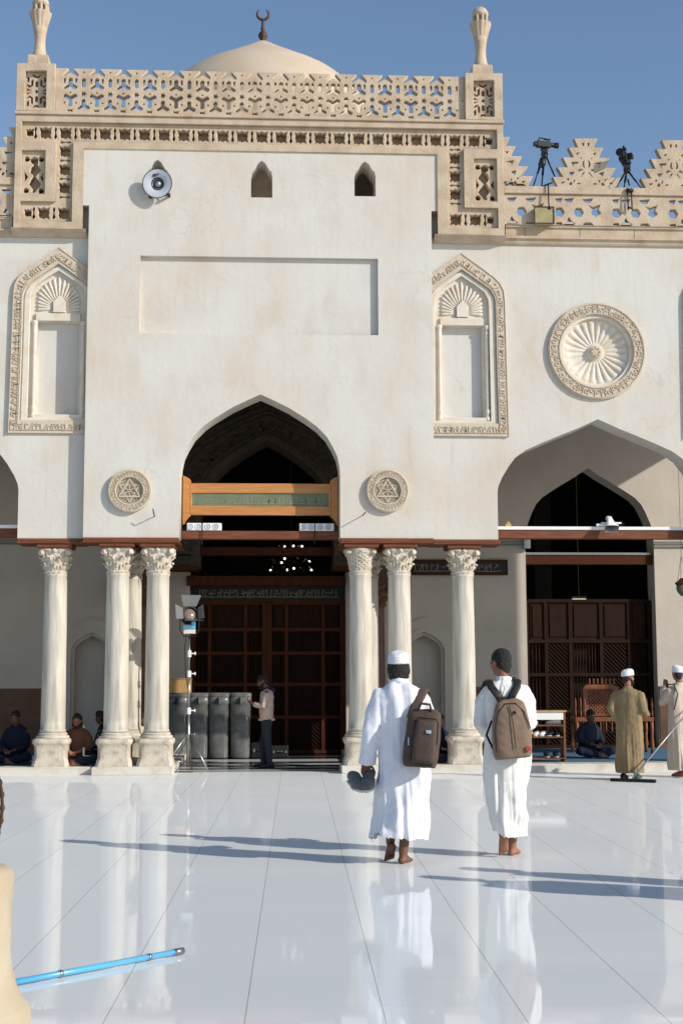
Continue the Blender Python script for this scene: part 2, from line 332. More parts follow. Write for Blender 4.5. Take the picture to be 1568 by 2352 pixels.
def kufic(mb, a, b, width, y, rise, seed, step=.05, lw=.014, dense=1.):
    """raised angular lettering running from a to b in a band of given width"""
    rr = random.Random(seed); a = V(a); b = V(b); d = b-a; L = d.length; d /= L; n = V((-d.y, d.x)); s = step*.4; h = width*.40
    P = lambda u, w: tuple(a+d*u+n*w)
    while s < L-step*.4:
        k = rr.random(); w = step*rr.uniform(.6, 1.1); e = min(s+w, L-.01)
        mb.bar(P(s-lw*.3, -h), P(e+lw*.3, -h+rr.uniform(-.1, .15)*h), lw, y-rise, y)
        if k < .42: mb.bar(P(s, -h), P(s+rr.uniform(-.2, .2)*lw, h), lw, y-rise, y)
        elif k < .6: mb.bar(P(s, -h), P(s, h*.25), lw, y-rise, y); mb.bar(P(s, h*.25), P(e, h*.1), lw*.9, y-rise, y)
        elif k < .8: mb.bar(P(s, -h*.2), P(e, -h*.2+rr.uniform(0, .7)*h), lw, y-rise, y); mb.bar(P(e, -h), P(e, h*.5), lw*.9, y-rise, y)
        else: mb.bar(P(s, -h), P(e, h*.9), lw, y-rise, y)
        if rr.random() < .55*dense: mb.bar(P(s+w*.3, h*.75), P(s+w*.9, h*.55), lw*.8, y-rise, y)
        if rr.random() < .5*dense: mb.bar(P(s+w*.35, h*.15), P(s+w*.6, h*.4), lw*.7, y-rise, y)
        s += w
# ================================================================== GROUND
CX = -.02; YM = .18; YB = 5.4
mb = MB(); mb.add([(-60, -70, 0), (60, -70, 0), (60, .35, 0), (-60, .35, 0)], [(0, 1, 2, 3)])
mb.build('courtyard_floor', M['floor'], None, kind='structure')
mb = MB(); mb.add([(-60, .35, -.004), (60, .35, -.004), (60, 30, -.004), (-60, 30, -.004)], [(0, 1, 2, 3)])
mb.build('ground', M['carpetdk'], None, kind='structure')
M['stripe_dark'] = mat('black_marble_paving', (.03, .032, .035), .15, spec=.5)
M['stripe_white'] = mat('white_marble_sun_strips', (.62, .62, .60), .2, spec=.5)  # bright bands paint in strips of sunlight along with the white marble
mb = MB(); mb.box(-1.42, 1.62, .35, 5.38, -.003, .0005); mb.cur = 1
for ya, yb in ((.35, .62), (.82, 1.0), (1.5, 1.72), (2.3, 2.62), (3.3, 3.95), (4.7, 5.0)): mb.box(-1.41, 1.61, ya, yb, .0005, .003)
mb.build('portal_floor', [M['stripe_dark'], M['stripe_white']], None, kind='structure')
for s, x0, x1 in ((-1, -16, -1.44), (1, 1.64, 16)):
    mb = MB(); mb.box(x0, x1, -.02, 5.39, -.05, .10); mb.build('gallery_floor', M['marble_white'], None, kind='structure')
for x0, x1, lab in ((-9, -2.0, 'blue carpet strip laid behind the kerb on the left'), (2.6, 12, 'blue carpet strips laid behind the kerb on the right')):
    mb = MB(); mb.box(x0, x1, .35, 2.2, .10, .112); mb.box(x0, x1, 2.3, 5.2, .10, .110)
    tag(mb.build('carpet', M['carpet'], None), lab, 'carpet')

# ================================================================== MOSQUE
MQ = thing('mosque', 'white plastered mosque front with pointed arches and carved sandstone parapet', 'mosque')
def mirror(pts): return [(2*CX-x, z) for x, z in pts][::-1]
# ---- porch wall
PB = 3.9
arch = keel(CX, 6.35, 1.345, 1.38, PB)
outer = [(CX-2.945, PB)] + arch[::-1][0:1] + arch[::-1][1:-1] + arch[::-1][-1:] + [(CX+2.945, PB), (CX+2.945, 9.62), (CX+3.06, 9.62), (CX+3.06, 10.66), (CX-3.06, 10.66), (CX-3.06, 9.62), (CX-2.945, 9.62)]
nich = [(-2.08, 7.40), (1.99, 7.40), (1.99, 8.75), (-2.08, 8.75)]
def window(px, top, bot):
    cx, zt = W(px, top); zb = W(px, bot)[1]; h = zt-zb; w = .185
    half = [(w, 0), (w, .60*h), (w-.015, .64*h), (w-.015, .70*h), (w-.05, .74*h), (w-.085, .82*h), (w-.10, .88*h), (.055, .94*h), (0, h)]
    return [(cx+x, zb+z) for x, z in half] + [(cx-x, zb+z) for x, z in half[::-1][1:]]
wins = [window(601, 368, 453), window(838, 370, 450), window(362, 366, 450)]
plate('porch_wall', [outer, nich]+wins, 0, .08, M['plaster'], MQ)
plate('porch_wall', [outer]+wins, .08, .56, M['plaster'], MQ)
for w_ in wins:   # closed behind: a recess
    xs = [p[0] for p in w_]; zs = [p[1] for p in w_]
    mb = MB(); yb0 = .56 if min(xs) < 1 else 1.5; mb.box(min(xs)-.05, max(xs)+.05, yb0, yb0+.04, min(zs)-.05, max(zs)+.05); mb.build('window', M['stone'], MQ)
for s in (-1, 1):
    mb = MB(); x = CX+s*2.945; mb.box(min(x, x-s*.25), max(x, x-s*.25), .56, YB, 6.4, 10.6); mb.box(min(x, x-s*1.55), max(x, x-s*1.55), .57, .62, PB, 6.4); mb.build('porch_side_wall', M['plaster_in'], MQ)
# ---- main walls with arches
for s in (-1, 1):
    def X(x, s=s): return CX+s*x
    xs = [5.83, 10.47]
    pts = [(2.75, PB)]
    for c in xs:
        k = keel(c, 6.0, 1.775, 1.28, PB, WIDE); pts += k[::-1]
    pts += [(13, PB), (13, 9.2), (2.75, 9.2)]
    fix = lambda L: [(X(x), z) for x, z in (L if s > 0 else L[::-1])]
    zt0 = W(1063, 582, .2)[1]; hb0 = [(380, 285), (565, 415), (668, 495), (718, 600), (724, 2098)]
    poc = []
    for c in ((3.46-CX, 8.13-CX) if s > 0 else (3.48+CX, 8.1+CX)): poc.append([(c-(x-380)*.00145*-1, zt0-(y-40)*.00145) for x, y in hb0[::-1]]+[(c-(x-380)*.00145, zt0-(y-40)*.00145) for x, y in hb0[1:]])
    rd = [circ(c, 7.2, .635, 40) for c in xs]
    plate('arcade_wall', [fix(pts)]+[fix(p) for p in poc]+[fix(p) for p in rd], YM, YM+.16, M['plaster'], MQ)
    plate('arcade_wall', [fix(pts)], YM+.16, YM+.52, M['plaster'], MQ)
    mb = MB(); mb.box(min(X(2.7), X(3.6)), max(X(2.7), X(3.6)), YM+.09, YM+.36, 9.201, 10.6); mb.build('porch_return', M['plaster'], MQ)
# ---- roofs and hidden shell
mb = MB(); mb.box(-13, 13, YM+.56, 18, 8.9, 9.1); mb.box(-3.2, 3.2, .45, 6, 10.75, 10.95); mb.build('roof', M['dome'], MQ)
mb = MB(); mb.box(-12.9, 12.9, YM+.57, YB-.01, 8.7, 8.89); mb.build('ceiling', M['wooddk'], MQ)
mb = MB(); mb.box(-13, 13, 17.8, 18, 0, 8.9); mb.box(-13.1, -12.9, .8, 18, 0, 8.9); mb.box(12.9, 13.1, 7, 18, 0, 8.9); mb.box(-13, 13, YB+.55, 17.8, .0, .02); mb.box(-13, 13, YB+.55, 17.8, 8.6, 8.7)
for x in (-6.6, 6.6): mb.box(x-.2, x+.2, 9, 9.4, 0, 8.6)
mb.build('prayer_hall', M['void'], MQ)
# ---- back wall
half = []
bk = [(-13, 0.1)]
def opening(cx, hw, top, ht, P=KEEL): return keel(cx, top, hw, ht, .0, P)[::-1]
loop = [(-13, 0)] + opening(-6.86, 1.36, 5.93, 1.45, WIDE) + [(-1.92, 0), (-1.92, 8.9), (-13, 8.9)]
nL = keel(-3.42, 2.42, .36, .36, .14); nL2 = keel(3.35, 2.42, .36, .36, .14)
plate('back_wall', [loop, nL], YB, YB+.28, M['plaster_in'], MQ); plate('back_wall', [loop], YB+.28, YB+.55, M['plaster_in'], MQ)
loop2 = [(1.86, 0)] + opening(6.86, 1.36, 5.93, 1.45, WIDE) + opening(11.3, 1.2, 5.9, 1.4, WIDE) + [(13, 0), (13, 8.9), (1.86, 8.9)]
plate('back_wall', [loop2, nL2], YB, YB+.28, M['plaster_in'], MQ); plate('back_wall', [loop2], YB+.28, YB+.55, M['plaster_in'], MQ)
for cx in (-3.42, 3.35):   # stepped mouldings round the blind niches
    for k, (dw, th_) in enumerate(((.28, .05), (.13, .08))):
        plate('niche_moulding', [keel(cx, 2.42+dw*1.35, .36+dw, .36+dw*.8, .14), keel(cx, 2.42+dw*.55, .36+dw*.45, .36+dw*.4, .15)], YB-th_, YB-.001, M['plaster_in'], MQ)
# portal: white piers, carved stone above
for a_, b_ in ((-1.918, -1.46), (1.745, 1.858)): mb = MB(); mb.box(a_, b_, YB, YB+.5, 0, 3.72); mb.build('portal_pier', M['plaster_in'], MQ)
po = keel(.12, 6.42, 1.36, 1.7, 3.8)[::-1]
lp = [(-1.918, 3.8)] + po + [(1.858, 3.8), (1.858, 8.9), (-1.918, 8.9)]
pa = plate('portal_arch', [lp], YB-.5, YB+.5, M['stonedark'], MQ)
for a_, b_ in ((-1.95, -1.30), (1.45, 1.90)): mb = MB(); mb.box(a_, b_, YB-.62, YB+.52, 3.72, 3.797); mb.build('impost', M['wooddk'], MQ)
mb = MB()  # carved foliage and lettering bands following the arch
pr = [(.12+a*1.36*sx, 6.42+b*1.7) for sx in (-1, 1) for a, b in KEEL]
def offs(d): return [(.12-a*(1.36+d), 6.42+d*1.15+b*1.7) for a, b in KEEL[::-1]] + [(.12+a*(1.36+d), 6.42+d*1.15+b*1.7) for a, b in KEEL[1:]]
for d in (.10, .42, .50, .95):
    L = offs(d)
    for i in range(len(L)-1): mb.bar(L[i], L[i+1], .025, YB-.53, YB-.5)
for d, w in ((.26, .26), (.72, .34)):
    L = offs(d)
    for i in range(len(L)-1): kufic(mb, L[i], L[i+1], w, YB-.5, .03, i*7+int(d*100), .10, .022)
kufic(mb, (-1.60, 3.86), (-1.60, 5.0), .5, YB-.5, .03, 5, .12, .025); kufic(mb, (1.66, 3.86), (1.66, 5.0), .3, YB-.5, .03, 6, .12, .025)
mb.build('carved_band', M['stonedark'], pa)
# dado
for x0, x1 in ((-5.48, -4.0), (-2.8, -1.93), (1.87, 2.75), (3.95, 5.48), (8.24, 10)):
    mb = MB(); mb.box(x0, x1, YB-.035, YB-.002, .1, 1.32); mb.box(x0, x1, YB-.05, YB-.003, 1.322, 1.36); mb.build('dado', M['dado'], MQ)

# ---- doors / screens
def screen(mbw, mbl, x0, x1, z0, z1, y, cols, rows, seed=0):
    """panelled timber screen: frame rails plus spindle, lattice and solid fields"""
    W_ = x1-x0; H_ = z1-z0; t = .07
    mbw.box(x0, x0+.1, y-.06, y+.06, z0, z1); mbw.box(x1-.1, x1, y-.06, y+.06, z0, z1)
    zs = [z0]+[z0+H_*r for r in rows]+[z1]
    for z in zs: mbw.box(x0+.1, x1-.1, y-.05, y+.05, z-t/2, z+t/2)
    for ri in range(len(zs)-1):
        a, b = zs[ri]+t/2, zs[ri+1]-t/2; cs = [x0+.1]+[x0+W_*c for c in cols[ri % len(cols)]]+[x1-.1]
        for c in cs[1:-1]: mbw.box(c-.035, c+.035, y-.045, y+.045, a, b)
        for ci in range(len(cs)-1):
            l, r = cs[ci]+.035, cs[ci+1]-.035; top = ri == len(zs)-2
            if top:
                mbl.box(l, r, y-.01, y+.01, a, b)
                mbl.box(l+.05, r-.05, y-.03, y-.01, a+.06, b-.06)
            elif (ci+ri*0) % 2 == 0:
                n = max(3, int((r-l)/.06))
                for k in range(n):
                    xx = l+(r-l)*(k+.5)/n; zz = [a, a+.04, a+.08, (a+b)/2, b-.08, b-.04, b]
                    mbl.tube([(xx, y, z) for z in zz], [.012, .016, .009, .018, .009, .016, .012], 6, up=(0, 1, 0))
            else:
                n = int((b-a+r-l)/.085); s = (b-a+r-l)/n
                for sg in (1, -1):
                    for k in range(1, n):
                        o_ = k*s
                        if sg > 0: p = (l, a+o_) if o_ <= b-a else (l+o_-(b-a), b); q = (l+o_, a) if o_ <= r-l else (r, a+o_-(r-l))
                        else: p = (l, b-o_) if o_ <= b-a else (l+o_-(b-a), a); q = (l+o_, b) if o_ <= r-l else (r, b-o_+(r-l))
                        mbl.bar(p, q, .028, y-.012*sg-.01, y-.012*sg+.01)
    mbl.box(x0+.1, x1-.1, y+.1, y+.12, z0, z1)
mbw = MB(); mbl = MB(); yd = YB+.3
lead = [.27, .5, .72]
for x0, x1 in ((-1.45, .12), (.125, 1.735)):
    screen(mbw, mbl, x0, x1, .05, 3.1, yd, [[.25, .72]], [.23, .45, .66, .82])
mbw.box(-1.45, 1.735, yd-.06, yd+.06, 3.11, 3.17); mbw.box(-1.45, 1.735, yd-.06, yd+.06, 3.44, 3.55)
d = mbw.build('door', M['wooddk'], MQ); mbl.build('door_lattice', M['woodpanel'], d)
mb = MB(); mb.box(-1.44, 1.73, yd-.02, yd+.02, 3.17, 3.44); mb.cur = 1; kufic(mb, (-1.3, 3.305), (1.6, 3.305), .2, yd-.02, .012, 44, .08, .012)
mb.build('door_inscription', [M['black'], M['greenrel']], d)
for x0, x1 in ((5.5, 8.22), (-8.22, -5.5), (10.1, 12.5)):
    mbw = MB(); mbl = MB(); screen(mbw, mbl, x0, x1, .12, 3.15, YB+.35, [[.17, .36, .6, .82]], [.24, .49, .72]); d = mbw.build('door', M['woodpanel'], MQ); mbl.build('door_lattice', M['woodpanel'], d)
# small lit reflections at the latch hooks
# ---- beams
def beam(x0, x1, y0, y1, z0, z1, m='woodred', name='tie_beam'):
    mb = MB(); mb.box(x0, x1, y0, y1, z0, z1); return mb.build(name, M[m], MQ, bevel=.008)
beam(CX-1.34, CX+1.34, .42, .60, 3.92, 4.06)
beam(CX-1.5, 1.7, YB-.1, YB+.1, 3.42+.02, 3.44+.2, 'wooddk')
beam(-1.24, 1.49, YB-.25, YB-.05, 4.05, 4.22, 'wooddk')
for s in (-1, 1):
    beam(CX+s*5.83-1.775, CX+s*5.83+1.775, YM+.32, YM+.50, 3.95, 4.10)
    beam(CX+s*10.47-1.775, CX+s*10.47+1.775, YM+.32, YM+.50, 3.95, 4.10)
    mb = MB(); mb.box(CX+s*5.83-1.775, CX+s*5.83+1.775, YM+.30, YM+.51, 4.102, 4.16); mb.build('cable_duct', M['white'], MQ, bevel=.006)
    beam(s*6.86-1.36, s*6.86+1.36, YB+.1, YB+.25, 3.9, 4.1, 'wooddk')
    mb = MB(); mb.box(s*6.86-1.36, s*6.86+1.30, YB+.08, YB+.2, 4.102, 4.15); mb.build('cable_duct', M['grey'], MQ)
for x0, x1 in ((1.9, 5.50), (8.22, 10), (-5.50, -1.95)):
    mb = MB()
    for dz in (0, .07): mb.tube([(x0, YB-.05, 4.17+dz+.12), (x1-.03, YB-.05, 4.17+dz+.12)], .018, 8)
    mb.box(x1-.05, x1+.09, YB-.1, YB-.0, 4.22, 4.42); mb.build('cable_duct', M['grey'], MQ, smooth='auto')
# ---- wooden plates on the capitals
def slabs(x0, x1, y0, y1, xs):
    mb = MB(); mb.box(x0, x1, y0+.03, y1, 3.835, 3.898); mb.box(x0-.02, x1+.02, y0, y1+.02, 3.812, 3.833)
    for x in xs: mb.box(x-.29, x+.29, y0+.03, y1-.02, 3.748, 3.811); mb.box(x-.26, x+.26, y0+.04, y1-.03, 3.736, 3.747)
    mb.build('wooden_plate', M['woodred'], MQ, bevel=.006)
slabs(-2.96, -1.38, -.06, .60, (-2.40, -1.73)); slabs(1.33, 2.90, -.06, .60, (1.68, 2.34))
slabs(-4.06, -2.99, .13, .74, (-3.46,)); slabs(2.93, 4.06, .13, .74, (3.45,))
slabs(7.4, 8.8, .13, .74, (8.1,)); slabs(-8.8, -7.4, .13, .74, (-8.1,))
slabs(-2.7, -1.4, .9, 1.5, (-2.27,)); slabs(1.35, 2.7, .9, 1.5, (1.87,))

# ---- columns
def capital_mesh(kind):
    mb = MB(); n = 72; prof = [(0, .205), (.03, .215), (.05, .195), (.10, .20), (.18, .215), (.26, .235), (.34, .275), (.40, .315), (.425, .30)]
    rr = random.Random(kind); rings = []
    NZ = 30
    def rad(z):
        for i in range(len(prof)-1):
            if z <= prof[i+1][0]: t = (z-prof[i][0])/(prof[i+1][0]-prof[i][0]); return prof[i][1]*(1-t)+prof[i+1][1]*t
        return prof[-1][1]
    for i in range(NZ+1):
        z = .425*i/NZ; r0 = rad(z); ring = []
        for k in range(n):
            a = 2*PI*k/n; r = r0
            if kind == 1:   # drilled basket capital
                if .06 < z < .36:
                    q = math.sin(a*13+PI*(int(z/.032) % 2))*math.sin(z/.032*PI)
                    r -= .022 if q*(1 if math.sin(z/.032*PI) > 0 else -1) > .45 else 0
                    r += .012
            else:
                l1 = max(0, 1-abs(z-.13)/.075); l2 = max(0, 1-abs(z-.25)/.08)
                r += .035*l1*(.35+.65*abs(math.cos(a*4)))*(1 if z < .15 else .9) + .045*l2*(.25+.75*abs(math.sin(a*4)))
                r += .012*math.cos(a*24)*(l1+l2)
                r += .05*max(0, (z-.28)/.14)*(math.cos(4*(a-PI/4))*.9)
                r += .02*noise.noise(V((math.cos(a)*9, math.sin(a)*9, z*22+kind*5)))
            ring.append((r*math.cos(a), r*math.sin(a), z))
        rings.append(ring)
    mb.rings(rings)
    for k in range(4):          # corner scrolls and centre bosses
        a = PI/4+k*PI/2; c = V((math.cos(a)*.335, math.sin(a)*.335, .355)); t = V((-math.sin(a), math.cos(a), 0))
        if kind != 1:
            mb.tube([c+t*.055, c+t*.02, c-t*.02, c-t*.055], [.04, .055, .055, .04], 12)
            mb.tube([c+V((-math.cos(a)*.10, -math.sin(a)*.10, -.10)), c+V((-math.cos(a)*.03, -math.sin(a)*.03, -.03)), c], [.02, .035, .04], 8)
        else: mb.ball(c-V((.02*math.cos(a), .02*math.sin(a), 0)), (.06, .06, .04), 8, 5)
        a = k*PI/2; mb.ball((math.cos(a)*.27, math.sin(a)*.27, .385), (.05, .05, .04), 8, 6)
        if kind != 1:
            for z, rr_ in ((.17, .26), (.285, .30)):
                for j in range(2):
                    b = a+(j*PI/4 if z < .2 else j*PI/4+PI/8); mb.ball((math.cos(b)*rr_, math.sin(b)*rr_, z), (.032, .032, .022), 7, 5)
    me = mb.mesh('capital')
    for v in me.vertices:
        q = noise.noise_vector(v.co*18+V((kind*7, 0, 0))); v.co += q*.006
        if v.co.z > .40: v.co.z = min(v.co.z, .425)
    me.materials.append(M['marble_rough']); return me
def base_mesh(seed):
    mb = MB(); rr = []
    P = [(.30, 0), (.30, .03), (.285, .10), (.265, .15), (.265, .33), (.28, .36), (.295, .38), (.30, .42), (.285, .45), (.25, .46)]
    N = 32
    for r, z in P:
        ring = []
        for k in range(N):
            a = 2*PI*(k+.5)/N; q = max(abs(math.cos(a)), abs(math.sin(a))); sq = min(1/q, 1.34); ring.append((r*sq*math.cos(a), r*sq*math.sin(a), z))
        rr.append(ring)
    mb.rings(rr)
    mb.lathe([(.27, .46), (.275, .48), (.265, .50), (.235, .51), (.235, .52), (.245, .535), (.23, .55), (.20, .56)], (0, 0, 0), 32)
    me = mb.mesh('base')
    for v in me.vertices:
        if v.co.z > .01: v.co += noise.noise_vector(v.co*7+V((seed*3, 0, 0)))*.006
    me.materials.append(M['marble_rough']); return me
def shaft_mesh(r0, r1, h, seed):
    mb = MB(); N = 16; mb.lathe([(r0+.012, 0), (r0+.012, .03), (r0, .05)]+[(r0+(r1-r0)*(i/N)**1.4, .05+(h-.1)*i/N) for i in range(N+1)]+[(r1+.012, h-.03), (r1+.012, h)], (0, 0, 0), 40,
        fn=lambda a, z, i: 1+.012*noise.noise(V((math.cos(a)*2+seed, math.sin(a)*2, z*1.2))))
    me = mb.mesh('shaft'); me.materials.append(M['marble']); return me
caps = {k: capital_mesh(k) for k in (0, 1, 2)}
cols = [(-3.46, .45, 0, 0), (-2.40, .27, 2, 0), (-1.73, .27, 0, 0), (1.68, .27, 1, 0), (2.34, .27, 2, 0), (3.45, .45, 0, 0), (8.1, .45, 0, 0), (-8.1, .45, 2, 0),
        (-2.27, 1.2, 2, 0), (1.87, 1.2, 0, 0), (-2.38, 4.7, 0, 1), (2.32, 4.7, 0, 1)]
for i, (x, y, k, dark) in enumerate(cols):
    c = bpy.data.objects.new('column', None); link(c, MQ); c.location = (x, y, .12); sc = 1 if not dark else .85
    h = 3.736-.12; zc = h-.425 if not dark else h-.75
    me = base_mesh(i); b = finish(me, 'base', c, 'auto')
    zb = .56
    sh = finish(shaft_mesh(.205 if not dark else .17, .185 if not dark else .155, zc-zb, i), 'shaft', c, True); sh.location = (0, 0, zb)
    cp = finish(caps[k].copy(), 'capital', c, 'auto'); cp.location = (0, 0, zc); cp.scale = (.92, .92, 1)
    if dark:
        for o in (b, sh, cp): o.data.materials[0] = M['dado']
        mb = MB(); mb.box(-.3, .3, -.3, .6, zc+.427, zc+.8); mb.build('impost', M['stonedark'], c)
# ---- kerbs
def kerb(x0, x1, y0, y1, z=.12, seed=0):
    mb = MB(); r = random.Random(seed); x = x0
    while x < x1-.05:
        e = min(x+r.uniform(.9, 1.5), x1)
        if x1-e < .3: e = x1
        mb.box(x, e-.006, y0, y1, 0, z+r.uniform(-.004, .004)); x = e
    mb.build('kerb', M['marble_white'], MQ, bevel=.01)
kerb(-12.8, -2.78, .06, .52, .12, 1); kerb(-2.74, -1.42, -.16, .50, .125, 2); kerb(1.33, 2.8, -.16, .50, .125, 3); kerb(2.82, 12.8, .06, .52, .12, 4)

# ================================================================== CARVED STONE TOP
YS = -.03   # face of the carved frame
z1 = lambda zx, zy: W((50+zx*.31888)*.57416, (230+zy*.31888)*.57416, YS)   # survey of the left upper corner
FT, FB, FL = 11.21, 9.20, -4.24
FR = 2*CX-FL
# frame plate with channel and panel recesses (outline like a table: top band and two legs)
legw = 1.17
outl = [(FL, FB), (FL+legw, FB), (FL+legw, 10.63), (FR-legw, 10.63), (FR-legw, FB), (FR, FB), (FR, FT), (FL, FT)]
ct = 11.10; cb = 10.75; lx = FL+.11; vx0 = FL+.70; vx1 = FL+.985; bt = 9.68; bb = 9.32
chan = [(lx, bb), (vx1, bb), (vx1, cb), (2*CX-vx1, cb), (2*CX-vx1, bb), (2*CX-lx, bb), (2*CX-lx, bt), (2*CX-vx0, bt), (2*CX-vx0, cb), (2*CX-lx, cb), (2*CX-lx, ct), (lx, ct), (lx, cb), (vx0, cb), (vx0, bt), (lx, bt)]
pan = [(lx+.01, 9.80), (FL+.52, 9.80), (FL+.52, 10.58), (lx+.01, 10.58)]
ST = plate('frieze', [outl, chan, pan, mirror(pan)], YS, YS+.07, M['stone'], MQ, bev=.006)
# perforated layer
def star_hole(cx, cz, r, rot=False, half=0):
    p = [(-1, 1), (-.45, .72), (0, .98), (.45, .72), (1, 1), (.82, .3), (.92, .02), (.78, -.25), (.95, -1), (.4, -.75), (0, -1), (-.4, -.75), (-.72, -1), (-.78, -.45), (-.92, -.1), (-.82, .3)]
    if half: p = [(max(x, -.35) if half > 0 else min(x, .35), z) for x, z in p]
    out = []
    for x, z in p:
        if rot: x, z = z, x
        out.append((cx+x*r, cz+z*r))
    return out[::-1] if rot else out
def vase_hole(cx, cz, w, h, rot=False):
    p = [(0, 1), (.8, .72), (.35, .2), (.35, -.1), (.9, -.6), (0, -1)]; q = p+[(-x, z) for x, z in p[::-1][1:-1]]
    if rot: return [(cx+z*h, cz+x*w) for x, z in q]
    return [(cx+x*w, cz+z*h) for x, z in q]
holes = []
zc_ = (ct+cb)/2-.01; sp = .3415; n = int((2*(CX-lx)-.2)/sp)
xc = vx0+(vx1-vx0)/2
for s in (-1, 1):
    f = lambda L, s=s: L if s < 0 else mirror(L)
    # top row outwards from vertical strip
    for k in (-1, 0): holes.append(f(star_hole(xc+k*sp, zc_, .108)))
    holes.append(f(star_hole(xc-1.78*sp, zc_, .07)))
    for k in (-1, 0): holes.append(f(vase_hole(xc+(k-.5)*sp, zc_, .032, .112)))
    # vertical strip
    zz = zc_-.5*sp+.005
    for k in range(4):
        holes.append(f(vase_hole(xc, zc_-(k+.5)*.326+.0, .026, .108, True)))
        if k < 4: holes.append(f(star_hole(xc, zc_-(k+1)*.326, .104)) if k < 3 else f(star_hole(xc, (bt+bb)/2-.015, .108)))
    holes.append(f(star_hole(xc-sp, (bt+bb)/2-.015, .108))); holes.append(f(star_hole(xc-1.78*sp, (bt+bb)/2-.015, .07)))
    for k in (-1, 0): holes.append(f(vase_hole(xc+(k-.5)*sp, (bt+bb)/2-.015, .032, .112)))
xa = xc+sp; span = 2*CX-2*xc; N = round(span/sp); spx = span/N
for k in range(1, N): holes.append(star_hole(xc+k*spx, zc_, .108))
for k in range(N): holes.append(vase_hole(xc+(k+.5)*spx, zc_, .032, .112))
o2 = [(FL+.02, FB+.02), (FL+legw-.02, FB+.02), (FL+legw-.02, 10.65), (FR-legw+.02, 10.65), (FR-legw+.02, FB+.02), (FR-.02, FB+.02), (FR-.02, FT-.02), (FL+.02, FT-.02)]
cutp = [(lx+.03, 9.83), (FL+.50, 9.83), (FL+.50, 10.55), (lx+.03, 10.55)]
plate('frieze_tracery', [o2]+holes+[cutp, mirror(cutp)], YS+.071, YS+.278, M['stone'], ST, bev=.005)
for s in (-1, 1):
    f = lambda L, s=s: L if s < 0 else mirror(L)
    x0, x1 = lx+.04, FL+.49; w_ = x1-x0; cx = (x0+x1)/2; g = lambda a, b: (cx+a*w_/2, 9.84+b*.70)
    c1 = [g(a, b) for a, b in ((-.45, .88), (0, .93), (.45, .88), (.35, .72), (.75, .58), (.15, .42), (.75, .22), (.2, .03), (0, -.0), (-.25, .04), (-.1, .1), (-.55, .25), (-.1, .45), (-.45, .55), (-.3, .68), (-.05, .72), (-.3, .76))]
    o3 = [(x0-.04, 9.805), (x1+.04, 9.805), (x1+.04, 10.575), (x0-.04, 10.575)]
    hs = [f(c1[::-1])]+[f(circ(*g(a, b), .048, 12)) for a, b in ((-.72, .86), (.72, .86), (.75, .06), (-.75, .06))]+[f([g(-.92, .28), g(-.6, .4), g(-.92, .54)]), f([g(.92, .28), g(.92, .54), g(.62, .4)])]
    plate('frieze_panel', [f(o3)]+hs, YS+.073, YS+.276, M['stone'], ST, bev=.004)
mb = MB(); mb.box(FL+.03, FL+legw-.03, YS+.28, YS+.40, FB+.03, 10.7); mb.box(FR-legw+.03, FR-.03, YS+.28, YS+.40, FB+.03, 10.7); mb.box(FL+.03, FR-.03, YS+.28, YS+.40, 10.702, FT-.03)
mb.build('frieze_backing', M['stone'], ST)
mb = MB(); mb.box(FL-.02, FR+.02, YS-.035, YS+.42, FT+.001, FT+.055)
mb.build('ledge', M['stone'], ST, bevel=.012)
# lower cornice under the legs, running on along the arcade
for s in (-1, 1):
    xa, xb = (CX+s*3.0, CX+s*13); x0, x1 = min(xa, xb), max(xa, xb)
    def run(prof, x0, x1):
        mb = MB(); n = len(prof); mb.add([(x0, y, z) for y, z in prof]+[(x1, y, z) for y, z in prof], [tuple(range(n)), tuple(range(2*n-1, n-1, -1))]+[((i+1) % n, i, n+i, n+(i+1) % n) for i in range(n)]); return mb
    xl = CX+s*4.26; B_ = YM+.3
    mb = run([(z_[0], z_[1]) for z_ in ((-.03, 9.198), (-.035, 9.19), (.0, 9.18), (.01, 9.16), (.05, 9.15), (YM-.07, 9.125), (YM-.06, 9.105), (YM-.03, 9.09), (B_, 9.09), (B_, 9.198))][::-1], min(CX+s*3.0, xl), max(CX+s*3.0, xl)); mb.build('cornice', M['stone'], MQ)
    mb = run([(YM-.10, 9.415), (YM-.10, 9.385), (YM-.065, 9.38), (YM-.065, 9.22), (YM-.10, 9.21), (YM-.10, 9.185), (YM-.06, 9.17), (YM-.05, 9.12), (YM-.03, 9.09), (B_, 9.09), (B_, 9.415)][::-1], min(xl, xb), max(xl, xb)); mb.build('cornice', M['stone'], MQ)
    for i_ in range(9):
        xj = CX+s*(4.6+i_*.97); mb = MB(); mb.box(xj, xj+.006, YM-.068, YM-.06, 9.222, 9.378); mb.build('stone_joint', M['iron'], MQ)

